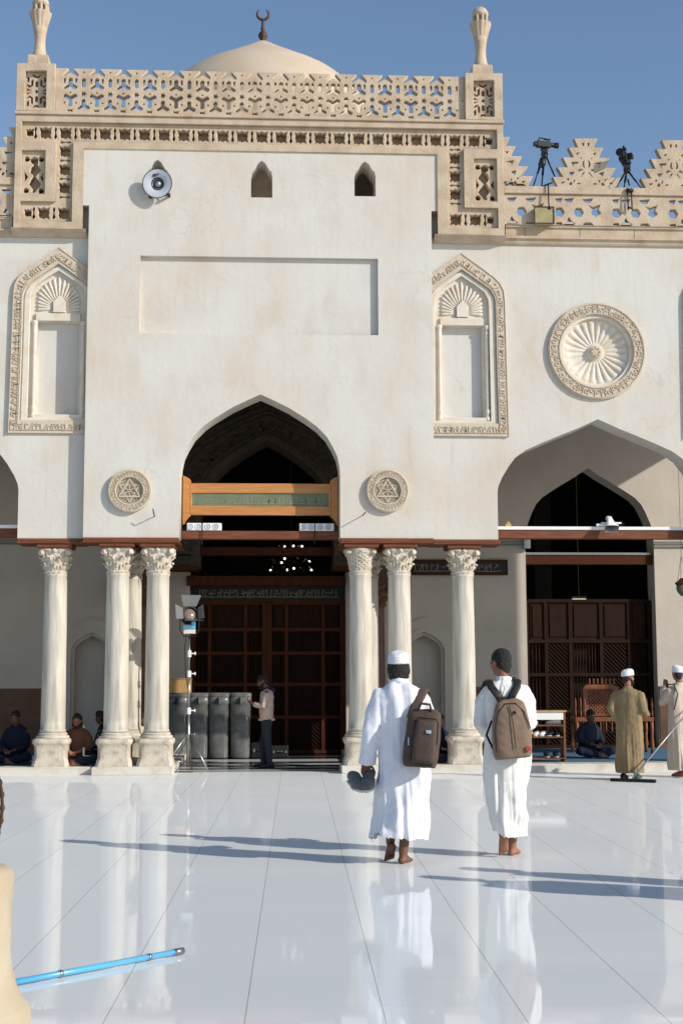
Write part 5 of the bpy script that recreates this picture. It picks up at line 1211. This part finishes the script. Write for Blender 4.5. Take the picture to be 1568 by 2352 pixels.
F1.skinmesh(); F1.hair(.055, False); F1.cap(h=.088, low=.030); F1.face_parts(True)
mb = MB()
oval(mb, [(Z_(340), X_(438), X_(547), -.065, .07), (Z_(368), X_(425), X_(562), -.075, .07), (Z_(388), X_(378), X_(622), -.10, .09), (Z_(415), X_(330), X_(665), -.12, .11), (Z_(455), X_(308), X_(692), -.135, .13), (Z_(520), X_(305), X_(706), -.145, .14), (Z_(700), X_(322), X_(722), -.14, .145),
          (Z_(900), X_(324), X_(724), -.15, .15), (Z_(1100), X_(322), X_(722), -.16, .17), (Z_(1300), X_(303), X_(716), -.17, .20), (Z_(1450), X_(272), X_(703), -.18, .23), (Z_(1560), X_(248), X_(690), -.19, .25), (Z_(1588), X_(262), X_(684), -.185, .25)],
     fold=lambda i, a: (-.026*math.cos(a*2+.6)-.018*math.sin(a*3)+.008*math.sin(a*7)) if i > 10 else 0)
sleeve(mb, [(-.17, 0, 1.42), (-.235, -.01, 1.30), (-.265, -.03, 1.13), (-.285, 0, .97), (-.30, .03, .84)], [.075, .078, .074, .070, .074]); sleeve(mb, [(.15, 0, 1.42), (.215, .0, 1.30), (.245, .02, 1.13), (.19, .2, 1.04)], [.07, .075, .07, .06])
def f1(co, n):
    b = folds(3, .020, .2, 1.2)(co, n)
    u = co.x*.9-(co.z-1.35)*.5    # drape lines running from the shoulders and from the hip down to the stride
    b += .010*math.sin(co.x*42+co.z*9+2*math.sin(co.z*3))*max(0, min(1, (co.z-1.05)/.2))*(1 if co.y < 0 else .4)
    b += .016*math.sin((co.x*20-co.z*11)+.8*math.sin(co.z*5))*max(0, min(1, (.95-co.z)/.5))
    return b
rb = fuse(mb, .0095, 'robe', M['robew'], F1.t, 2, f1, hem=.32)
mb = MB(); mb.tube([(X_(440), -.03, Z_(352)), (X_(490), -.065, Z_(345)), (X_(545), -.03, Z_(352)), (X_(545), .05, Z_(358)), (X_(490), .08, Z_(362)), (X_(440), .05, Z_(358))], .016, 8, closed=True, flat=1.6); mb.build('collar', M['robew'], rb, True)
# shoes hooked on his fingers
for i, (dx, dz, rz_, lab) in enumerate(((-.40, .64, .5, 'grey knitted shoe dangling from his hand, outer of the two'), (-.285, .65, 1.0, 'grey knitted shoe dangling from his hand, inner of the two'))):
    t = shoe('shoe', lab, (gx+dx, gy+.07-.03*i, dz), rz_, M['shoegrey'], 'shoes carried in his hand', 1.05); t.scale = (1.3, .95, 1.15); t.rotation_euler = (R_(-14-4*i), R_(-6+10*i), R_(196-30*i))
# bag
def backpack(label, name, loc, rot, w, h, dpt, m, taper=.16):
    t = thing(name, label, 'bag', loc); t.rotation_euler = rot; mb = MB(); rings = []
    N = 14
    for i in range(N+1):
        v = i/N; z = h*v; e = math.sin(min(1, v*7)*PI/2)*.12+.88; top = 1-taper*max(0, (v-.45)/.55)**1.6
        if v > .9: top *= 1-.35*((v-.9)/.1)**2
        rings.append([(a, b-.0, z+.008*math.sin(a*9)) for a, b in rr_(w/2*e*top, dpt/2*e*(1-.25*v if v < .9 else .72-.3*(v-.9)/.1), 40, 3.2)])
    mb.rings(rings)
    b = fuse(mb, .010, 'body', m, t, 3, lambda co, n: .006*noise.noise(V((co.x*7, co.y*5, co.z*6)))+.004*noise.noise(V((co.x*18+co.z*9, co.y*9, co.z*14))))
    return t
bx_, bz_ = X_(650), Z_(1018)
t = backpack('dark brown bag with front pocket slung on the capped walker', 'shoulder_bag', (gx+bx_-.03, gy-.25, bz_), (R_(-5), R_(6), R_(-14)), .30, .49, .20, M['bag1'], .12)
mb = MB(); rings = []
for v in [i/8 for i in range(9)]: rings.append([(a+.035, b-.10, .03+.36*v) for a, b in rr_(.205/2*(1-.1*v)*(.93+.07*math.sin(PI*v)), .05*(.8+.2*math.sin(PI*v)), 28, 3.5)])
mb.rings(rings); fp = mb.build('front_pocket', M['bag1'], t, True)
mb = MB()
for y, w, z0_, z1_ in ((-.118, .105, .05, .40),):
    mb.tube([(.035-w, -.09, z0_), (.035-w*.98, -.11, .2), (.035-w*.92, -.10, z1_-.02), (.035-w*.7, -.10, z1_+.01), (.035+w*.7, -.10, z1_+.01), (.035+w*.92, -.10, z1_-.02), (.035+w, -.11, .2)], .005, 6)
mb.tube([(-.12, -.03, .05), (-.135, -.04, .3), (-.11, -.03, .44), (0, -.04, .485), (.10, -.03, .45)], .006, 6); mb.build('zip', M['zip'], t)
mb = MB(); mb.box(.045, .085, -.158, -.15, .285, .31); mb.build('label', M['patchw'], t); mb = MB(); mb.box(.052, .060, -.1595, -.1581, .29, .305); mb.box(.066, .070, -.1595, -.1581, .29, .305); mb.build('label_mark', M['blue'], t)
mb = MB(); mb.tube([(-.06, -.05, .47), (-.04, -.06, .53), (.04, -.06, .53), (.06, -.05, .47)], .012, 8); mb.build('handle', M['bag1'], t, True)
mb = MB(); mb.tube([(-.10, -.05, .26), (-.105, -.09, .22), (-.10, -.09, .17)], .006, 6); mb.build('key_tag', M['patchw'], t)
mb = MB(); mb.tube([(-.11, .02, .40), (-.10, .05, .49), (-.075, .09, .58), (-.05, .15, .655), (-.04, .24, .675), (-.04, .34, .62)], [.048, .046, .042, .038, .036, .034], 12, flat=.25, up=(0, -1, 0)); mb.build('strap', M['bag1'], t, True)
mb = MB(); mb.tube([(-.12, .05, .1), (-.16, .16, .14), (-.2, .24, .25)], .014, 8, flat=.4); mb.build('lower_strap', M['bag1'], t, True)

# ---------- walker with the taupe backpack
gx, gy = G(1168, 1968)
F2 = Fig('barefoot bareheaded walker in white robe and glasses, wearing a taupe backpack', (gx, gy+.03, 0), 0, 'skin', .008)
k = .001155; X_ = lambda zx: (zx-1320)*k; Z_ = lambda zy: (1735-zy)*k
F2.head((X_(1290), .04, Z_(232)), (-.62, 1, 0), .06, 1.06)
F2.limb([(X_(1298), .0, 1.68), (X_(1308), .01, 1.52)], [.052, .050])
F2.limb([(0, .01, 1.38), (0, .02, 1.05)], [.10, .10]); F2.limb([(-.14, 0, 1.46), (.14, 0, 1.46)], [.045, .045])
F2.limb([(-.17, 0, 1.45), (-.235, .0, 1.18), (-.10, .24, 1.08)], [.05, .042, .03]); F2.limb([(.17, 0, 1.45), (.225, .03, 1.18), (.12, .26, 1.10)], [.05, .042, .03])
F2.limb([(-.07, 0, 1.0), (-.06, .08, .55), (-.055, -.06, .20)], [.085, .058, .040]); F2.limb([(.08, 0, 1.0), (.06, .05, .5), (.05, .06, .09)], [.085, .058, .040])
F2.foot((-.055, -.07, .19), (.06, 1, 0), 1.15); F2.foot((.05, .06, .085), (.55, 1, 0), 0)
F2.hand((-.10, .24, 1.08), (.7, .5, .1), (.1, -.1, 1), .5, 1., -1); F2.hand((.12, .26, 1.10), (-.7, .5, .1), (0, -.1, 1), .5, 1., 1)
F2.t.scale = (.985, .985, .982); F2.skinmesh(); F2.hair(0, True, back=.95); F2.face_parts(False)
A = lambda x, y, z: tuple(F2.hc+F2.hR @ V((x*1.06, y*1.06, z*1.06)))
gl = thing('glasses', 'light rimmed glasses worn by the bareheaded walker', 'glasses', (gx, gy+.03, 0)); gl.scale = (.985, .985, .982); mb = MB()
for e in (-1, 1): mb.tube([A(e*.033+.024*math.cos(a), .108, .008+.018*math.sin(a)) for a in [2*PI*j/16 for j in range(16)]], .003, 6, closed=True); mb.tube([A(e*.057, .106, .015), A(e*.080, .06, .018), A(e*.084, -.01, .015)], .003, 6)
mb.tube([A(-.01, .110, .012), A(.01, .110, .012)], .003, 6); mb.build('frame', M['steel'], gl, True)
mb = MB()
oval(mb, [(Z_(340), X_(1250), X_(1366), -.068, .075), (Z_(366), X_(1250), X_(1370), -.07, .075), (Z_(385), X_(1205), X_(1415), -.10, .09), (Z_(408), X_(1160), X_(1465), -.115, .11), (Z_(445), X_(1136), X_(1498), -.13, .13), (Z_(560), X_(1135), X_(1512), -.14, .14), (Z_(750), X_(1160), X_(1515), -.135, .14), (Z_(900), X_(1145), X_(1518), -.14, .15),
          (Z_(1000), X_(1140), X_(1518), -.15, .15), (Z_(1150), X_(1146), X_(1494), -.15, .16), (Z_(1350), X_(1180), X_(1460), -.16, .17), (Z_(1480), X_(1194), X_(1452), -.17, .18), (Z_(1560), X_(1206), X_(1450), -.17, .19), (Z_(1575), X_(1215), X_(1446), -.165, .185)],
     fold=lambda i, a: (.02*math.cos(a+.3)*-1-.008*math.sin(a*3)) if i > 11 else 0)
sleeve(mb, [(-.15, 0, 1.475), (-.215, .0, 1.38), (-.235, .0, 1.18), (-.17, .12, 1.11), (-.11, .22, 1.08)], [.07, .072, .066, .055, .05]); sleeve(mb, [(.16, 0, 1.475), (.215, .02, 1.38), (.225, .04, 1.18), (.16, .2, 1.11)], [.07, .07, .064, .05])
def f2(co, n):
    b = folds(9, .015, .2, 1.2, 1.2)(co, n)
    b += .016*math.sin((co.x*26+co.z*9)+1.2*math.sin(co.z*4))*max(0, min(1, (.95-co.z)/.5))+.008*math.sin(co.z*34+co.x*14)*max(0, min(1, (.75-co.z)/.4))*(.5+.5*math.sin(co.x*12))
    return b
rb = fuse(mb, .0095, 'robe', M['robew2'], F2.t, 2, f2, hem=.32)
mb = MB(); mb.lathe([(.062, 0), (.068, .01), (.064, .035), (.058, .04)], (X_(1308), .005, Z_(368)), 28, fn=lambda a, z, i: 1+.1*math.sin(a)**2); mb.build('collar', M['robew2'], rb, True)
t = backpack('taupe canvas backpack with a red badge worn on both shoulders', 'backpack', (gx+X_(1375)-.05, gy-.235, Z_(963)-.02), (R_(-6), R_(-2.0), 0), .345, .52, .20, M['bag2'], .36)
mb = MB(); mb.tube([(-.155, -.06, .06), (-.16, -.08, .25), (-.12, -.075, .40), (-.05, -.07, .475), (.04, -.07, .475), (.11, -.075, .40), (.155, -.08, .25)], .005, 6); mb.tube([(-.02, -.085, .46), (.0, -.105, .30), (.01, -.11, .08)], .004, 6); mb.build('zip', M['zip'], t)
mb = MB(Matrix.Translation((.12, -.104, .075)) @ Matrix.Rotation(PI/2, 4, 'X')); mb.lathe([(.024, -.01), (.024, .004), (.018, .005), (.017, .0045)], n=20); mb.build('badge', M['patchred'], t)
mb = MB(Matrix.Translation((.12, -.1095, .075)) @ Matrix.Rotation(PI/2, 4, 'X')); mb.lathe([(.010, -.004), (.010, .001)], n=10); mb.box(-.017, .017, -.003, .003, -.001, .0015); mb.build('badge_mark', M['red'], t)
mb = MB(); mb.tube([(.02, -.085, .40), (.03, -.105, .385)], .010, 6); mb.build('zip_pull', M['zip'], t)
for e, lab in ((-1, 0), (1, 0)):
    mb = MB(); xo = -.025; mb.tube([(xo+e*.03, .04, .50), (xo+e*.07, .045, .565), (xo+e*.115, .06, .635), (xo+e*.13, .11, .695), (xo+e*.13, .20, .715), (xo+e*.14, .32, .66), (xo+e*.16, .36, .45)], .036, 10, flat=.22, up=(0, -1, .3)); mb.build('strap', M['zip'], t, True)
mb = MB(); mb.box(-.095, -.015, .03, .06, .47, .545); mb.tube([(-.055, .06, .54), (-.07, .03, .62), (-.05, .0, .67), (-.03, .03, .62), (-.055, .06, .54)], .003, 5); mb.build('yoke', M['zip'], t, bevel=.008)
mb = MB(); mb.tube([(-.16, .06, .34), (-.20, .15, .22), (-.15, .10, .08)], .012, 8, flat=.4); mb.build('lower_strap', M['zip'], t, True)

# ---------- robed man with phone
gx, gy = G(1447, 1792)
def robed(label, loc, rz, H, mrobe, seed, skin='skin', hd=(0, 1, 0), htilt=0., armR='down', armL='down', shoe_m=None, cap=True, beard=True, vox=.012, width=1.):
    F = Fig(label, loc, rz, skin, vox); h = H/1.68; w = width
    F.head((0, .03, 1.575*h), hd, htilt, .98); F.limb([(0, .0, 1.50*h), (0, 0, 1.38*h)], [.050, .050])
    F.limb([(0, .01, 1.26*h), (0, .01, .95*h)], [.09, .09]); F.limb([(-.15, 0, 1.33*h), (.15, 0, 1.33*h)], [.045, .045])
    arms = {'down': [(.19, 0, 1.315), (.255, -.02, 1.08), (.265, .07, .84)], 'face': [(.18, .02, 1.315), (.25, .12, 1.12), (.10, .20, 1.40)], 'fwd': [(.19, 0, 1.315), (.25, -.04, 1.08), (.20, .22, 1.0)], 'back': [(.19, 0, 1.315), (.25, -.10, 1.10), (.17, -.05, .88)]}
    mb = MB()
    for e, kind in ((-1, armL), (1, armR)):
        P = [(e*x*w, y, z*h) for x, y, z in arms[kind]]; F.limb(P, [.048, .040, .028]); d = V(P[2])-V(P[1])
        nn = (-e, 0, 0) if kind in ('down', 'back') else ((0, .4, -.6) if kind == 'face' else (0, 0, 1))
        F.hand(P[2], d+V((0, .0, 0)), nn, .45 if kind != 'face' else .6, 1., -e if kind in ('down', 'back') else e)
        d = d.normalized(); q = V(P[2])-d*.03
        sleeve(mb, [(P[0][0]*.85, P[0][1], P[0][2]), P[0], tuple(V(P[0]).lerp(V(P[1]), .6)), P[1], tuple(V(P[1]).lerp(q, .5)), tuple(q)], [.062, .068, .066, .063, .058, .060])
    for e in (-1, 1):
        F.limb([(e*.07, 0, .9*h), (e*.075, .02, .5), (e*.08, (.07 if e > 0 else -.06), .09)], [.08, .055, .038])
        if not shoe_m: F.foot((e*.08, (.07 if e > 0 else -.06), .085), (e*.2, 1, 0))
        else:
            s_ = MB(); y0 = (.07 if e > 0 else -.06); rings = [[(e*.085+a, y0+y, .012+max(0, b+hh*.5)) for a, b in rr_(ww, hh*.5, 14, 2.4)] for y, ww, hh in ((-.08, .025, .06), (-.06, .036, .09), (.02, .04, .085), (.10, .045, .06), (.15, .036, .045), (.18, .018, .03))]
            s_.rings(rings); s_.build('slipper', M[shoe_m if isinstance(shoe_m, str) else shoe_m[0 if e < 0 else 1]], F.t, True)
    F.skinmesh(); F.hair(0, not cap, vox=.011)
    if cap: F.cap(h=.086, low=.03)
    F.face_parts(beard)
    sh = [(1.44, -.066, .066, -.062, .07), (1.425, -.07, .07, -.065, .07), (1.405, -.075, .075, -.07, .07), (1.385, -.13, .13, -.09, .085), (1.355, -.175, .175, -.105, .10), (1.29, -.20, .20, -.12, .115), (1.15, -.20, .20, -.125, .13), (.95, -.20, .20, -.135, .135), (.7, -.205, .205, -.15, .15), (.45, -.21, .21, -.16, .17), (.2, -.215, .215, -.17, .19), (.115, -.215, .215, -.17, .19), (.095, -.205, .205, -.165, .18)]
    oval(mb, [(z*h if z > .12 else z, a*w, b*w, c, d) for z, a, b, c, d in sh])
    fd = folds(seed, .018, .1, 1.2, 1.2)
    rb = fuse(mb, .013, 'robe', M[mrobe], F.t, 3, lambda co, n: fd(co, n)+.010*math.sin(co.x*24+co.z*5+seed+2*math.sin(co.z*3))*max(0, min(1, (1.0-co.z)/.5)), hem=.25)
    mb = MB(); mb.lathe([(.058, 0), (.064, .01), (.060, .035), (.056, .036)], (0, .0, 1.405*h), 24); mb.build('collar', M[mrobe], rb, True)
    return F
F3 = robed('bearded man in tan robe and white cap beside the carved bench', (gx, gy, 0), R_(-32), 1.66, 'robet', 4, hd=(.62, 1, 0), armR='fwd', armL='back', shoe_m=('shoedk', 'greenslip'))
Rz = Matrix.Rotation(R_(-32), 3, 'Z')
hp = V((gx, gy, 0))+Rz @ V((.19, .30, .995))
t = thing('phone', 'pale phone held low in the tan robed man\'s hand', 'phone', hp, R_(-32)); mb = MB(); mb.box(-.036, .036, -.07, .07, -.004, .004); mb.build('case', M['patchw'], t, bevel=.003).rotation_euler = (R_(-30), 0, 0)
# ---------- robed man at the right edge with the squeegee
gx4, gy4 = W(1560, 1780, -1.4)[0]+.02, -1.45
F4 = robed('man in pale beige robe with raised hand at the right edge of the floor', (gx4, gy4, 0), R_(28), 1.72, 'robeb', 8, skin='skin', hd=(.25, 1, 0), armR='fwd', armL='face', shoe_m='woodmid', beard=False)
mb = MB(); mb.tube([(-.13, .14, 1.39), (-.15, .10, 1.44), (-.15, -.04, 1.45), (-.17, -.14, 1.30), (-.22, -.10, 1.05)], .022, 10, flat=.3); st = mb.build('strap', M['zip'], F4.t, True)
a = V((*G(1452, 1797), .03)); b_ = V((W(1576, 1640, -1.75)[0], -1.75, W(1576, 1640, -1.75)[1]))
t = thing('floor_squeegee', 'long handled black floor squeegee pushed along the white tiles', 'squeegee', a)
mb = MB(); mb.tube([(0, 0, .02), tuple((b_-a)*1.12)], .013, 10); mb.build('handle', M['grey'], t, True)
mb = MB(); mb.box(-.34, .36, -.03, .03, -.028, .02); mb.build('blade', M['black'], t, bevel=.01).rotation_euler = (0, 0, R_(-32))
# ---------- two people just outside the right edge: their shadows cross the floor
for i, (x, y, rz_, H, lab) in enumerate(((4.45, -13.9, 20, 1.80, 'robed person standing beyond the right edge whose shadow falls nearest'), (4.78, -13.42, -10, 1.78, 'robed person beyond the right edge whose shadow falls just behind'))):
    robed(lab, (x, y, 0), R_(rz_), H, 'robew2', 14+i, vox=.02, width=1.3)

# ---------- man in the cream jacket
gx, gy = G(610, 1765); gy = 1.3; gx = W(612, 1700, 1.3)[0]
F5 = Fig('man in cream hooded jacket and dark trousers looking down at his phone', (gx, gy, .003), R_(90), 'skind', .011)
F5.head((.0, .075, 1.50), (0, 1, 0), .42, .97); F5.limb([(0, .045, 1.45), (0, .0, 1.34)], [.052, .06]); F5.limb([(0, 0, 1.24), (0, 0, .9)], [.09, .09]); F5.limb([(-.15, 0, 1.31), (.15, 0, 1.31)], [.05, .05])
F5.limb([(-.18, .0, 1.31), (-.22, .05, 1.06), (-.10, .25, 1.12)], [.045, .04, .027]); F5.limb([(.18, -.0, 1.31), (.23, -.05, 1.05), (.22, .0, .80)], [.045, .04, .027])
F5.hand((-.10, .25, 1.12), (.25, .7, .35), (.5, -.5, 1), .5, 1., -1); F5.hand((.22, .0, .80), (0, .1, -1), (-1, .0, 0), .7, 1., -1)
F5.skinmesh(); F5.hair(0, True, vox=.011); F5.face_parts(True)
mb = MB(); oval(mb, [(1.375, -.06, .06, -.06, .06), (1.35, -.11, .11, -.09, .08), (1.32, -.17, .17, -.11, .10), (1.25, -.195, .195, -.12, .115), (1.1, -.195, .195, -.12, .125), (.95, -.19, .19, -.12, .13), (.86, -.185, .185, -.12, .125), (.83, -.17, .17, -.11, .11)])
sleeve(mb, [(-.15, 0, 1.31), (-.21, .02, 1.2), (-.225, .05, 1.07), (-.16, .16, 1.09), (-.12, .22, 1.11)], [.062, .066, .062, .05, .044]); sleeve(mb, [(.15, 0, 1.31), (.215, -.02, 1.2), (.235, -.05, 1.06), (.235, -.02, .9), (.225, .0, .83)], [.062, .066, .062, .054, .046])
j5 = fuse(mb, .012, 'jacket', M['jacket'], F5.t, 3, lambda co, n: .007*noise.noise(V((co.x*7, co.y*7, co.z*16)))+.006*noise.noise(V((co.x*15, co.y*12, co.z*8))))
mb = MB(); mb.tube([(-.07, .08, 1.33), (-.10, .0, 1.38), (-.07, -.08, 1.37), (0, -.11, 1.34), (.07, -.08, 1.37), (.10, .0, 1.38), (.07, .08, 1.33)], [.02, .028, .038, .045, .038, .028, .02], 10); mb.build('hood', M['navy'], j5, True)
mb = MB(); mb.tube([(-.13, .0, .84), (-.13, .12, .84), (0, .13, .84), (.13, .12, .84), (.19, 0, .84), (.13, -.12, .84), (0, -.13, .84), (-.13, -.12, .84)], .02, 8, closed=True); mb.build('waistband', M['jacket'], j5, True)
mb = MB()
for e in (-1, 1): mb.tube([(e*.07, -.01, .86), (e*.085, .01, .6), (e*.08, .02+.04*e, .45), (e*.08, .0+.05*e, .1), (e*.08, .0+.05*e, .05)], [.105, .085, .068, .055, .058], 18)
mb.ball((0, 0, .84), (.17, .11, .09)); fuse(mb, .011, 'trousers', M['trouser'], F5.t, 3, lambda co, n: .006*noise.noise(V((co.x*8, co.y*8, co.z*10))))
for e in (-1, 1):
    s_ = MB(); y0 = .05*e; s_.rings([[(e*.08+a, y0+y, .01+b+hh*.5) for a, b in rr_(ww, hh*.5, 14, 2.4)] for y, ww, hh in ((-.09, .025, .07), (-.06, .04, .10), (.02, .042, .09), (.10, .046, .06), (.16, .036, .045), (.19, .018, .03))]); s_.build('shoe', M['shoedk'], F5.t, True)
Rz = Matrix.Rotation(R_(90), 3, 'Z'); hp = V((gx, gy, .003))+Rz @ V((-.06, .35, 1.19)); t = thing('phone', 'dark phone in the raised hand of the man in the jacket', 'phone', hp, R_(90)); mb = MB(); mb.box(-.035, .035, -.004, .004, -.07, .07); mb.build('case', M['shoedk'], t, bevel=.003).rotation_euler = (R_(35), 0, 0)
hp = V((gx, gy, .003))+Rz @ V((.20, .02, .69)); t = thing('hook', 'thin white hook shaped handle hanging from the jacketed man\'s lowered hand', 'hook', hp, 0)
mb = MB(); mb.tube([(-.01, 0, .03), (-.02, 0, -.05), (-.015, 0, -.10), (.02, 0, -.135), (.06, 0, -.12), (.065, 0, -.10)], .010, 8); mb.build('handle', M['relief_pale'], t, True)

# ---------- seated people in the shade
def seated(label, loc, rz, top, legs, skin='skin', hair_='hair', cap=False, beard=False, hd=(0, 1, 0), tilt=.12, long_=0, s=1., lean=0.):
    F = Fig(label, loc, rz, skin, .012)
    F.head((0, .06+lean, .74*s), hd, tilt, .98); F.limb([(0, .04+lean, .66*s), (0, .0+lean*.7, .56*s)], [.05, .06]); F.limb([(0, 0+lean*.6, .42*s), (0, -.03, .12)], [.10, .12])
    for e in (-1, 1):
        F.limb([(e*.17, lean*.6, .52*s), (e*.23, .08, .32), (e*.08, .26, .24)], [.048, .042, .028]); F.hand((e*.08, .26, .24), (-e*.5, .8, -.1), (0, 0, -1), .5, 1., e)
        F.limb([(e*.1, 0, .12), (e*.32, .25, .14), (-e*.02, .36, .07)], [.09, .065, .04]); F.foot((-e*.03, .36+.03*e, .085), (-e, .15, 0))
    F.skinmesh()
    if cap: F.hair(0, False, vox=.012); F.cap('black', .08, .03)
    else: F.hair(long_, True, vox=.012)
    F.face_parts(beard)
    mb = MB(); oval(mb, [(.645*s, -.065, .065, lean*.8-.05, lean*.8+.075), (.59*s, -.14, .14, lean*.7-.09, lean*.7+.08), (.54*s, -.19, .19, lean*.6-.11, lean*.6+.10), (.4*s, -.20, .20, -.13+lean*.3, .13+lean*.3), (.2, -.19, .19, -.15, .13), (.08, -.19, .19, -.15, .13)])
    for e in (-1, 1): sleeve(mb, [(e*.15, lean*.6, .53*s), (e*.2, .02+lean*.4, .44), (e*.235, .08, .32), (e*.15, .19, .27), (e*.10, .24, .25)], [.06, .064, .06, .052, .044])
    fuse(mb, .013, 'top', M[top], F.t, 3, lambda co, n: .010*noise.noise(V((co.x*7, co.y*7, co.z*9))))
    mb = MB()
    for e in (-1, 1): mb.tube([(e*.1, -.02, .12), (e*.22, .12, .13), (e*.33, .26, .13), (e*.18, .34, .09), (e*.04, .37, .075)], [.10, .09, .078, .068, .055], 14); mb.ball((e*.33, .26, .13), .08)
    fuse(mb, .013, 'trousers', M[legs], F.t, 3, lambda co, n: .008*noise.noise(V((co.x*8, co.y*8, co.z*8))))
    return F
def spot(px, y): return (W(px, 1700, y)[0], y, .112)
seated('long haired bearded person in brown jacket sitting cross legged between the left columns', spot(178, .72), R_(175), 'browncloth', 'navy', beard=True, long_=.09)
t = thing('booklet', 'small white open booklet before the person sitting between the left columns', 'book', (W(190, 1700, .4)[0]+.02, .42, .29)); mb = MB(); mb.box(-.01, .01, -.05, .05, .0, .13); mb.box(.0, .11, -.05, .05, -.01, .0); mb.build('pages', M['paper'], t)
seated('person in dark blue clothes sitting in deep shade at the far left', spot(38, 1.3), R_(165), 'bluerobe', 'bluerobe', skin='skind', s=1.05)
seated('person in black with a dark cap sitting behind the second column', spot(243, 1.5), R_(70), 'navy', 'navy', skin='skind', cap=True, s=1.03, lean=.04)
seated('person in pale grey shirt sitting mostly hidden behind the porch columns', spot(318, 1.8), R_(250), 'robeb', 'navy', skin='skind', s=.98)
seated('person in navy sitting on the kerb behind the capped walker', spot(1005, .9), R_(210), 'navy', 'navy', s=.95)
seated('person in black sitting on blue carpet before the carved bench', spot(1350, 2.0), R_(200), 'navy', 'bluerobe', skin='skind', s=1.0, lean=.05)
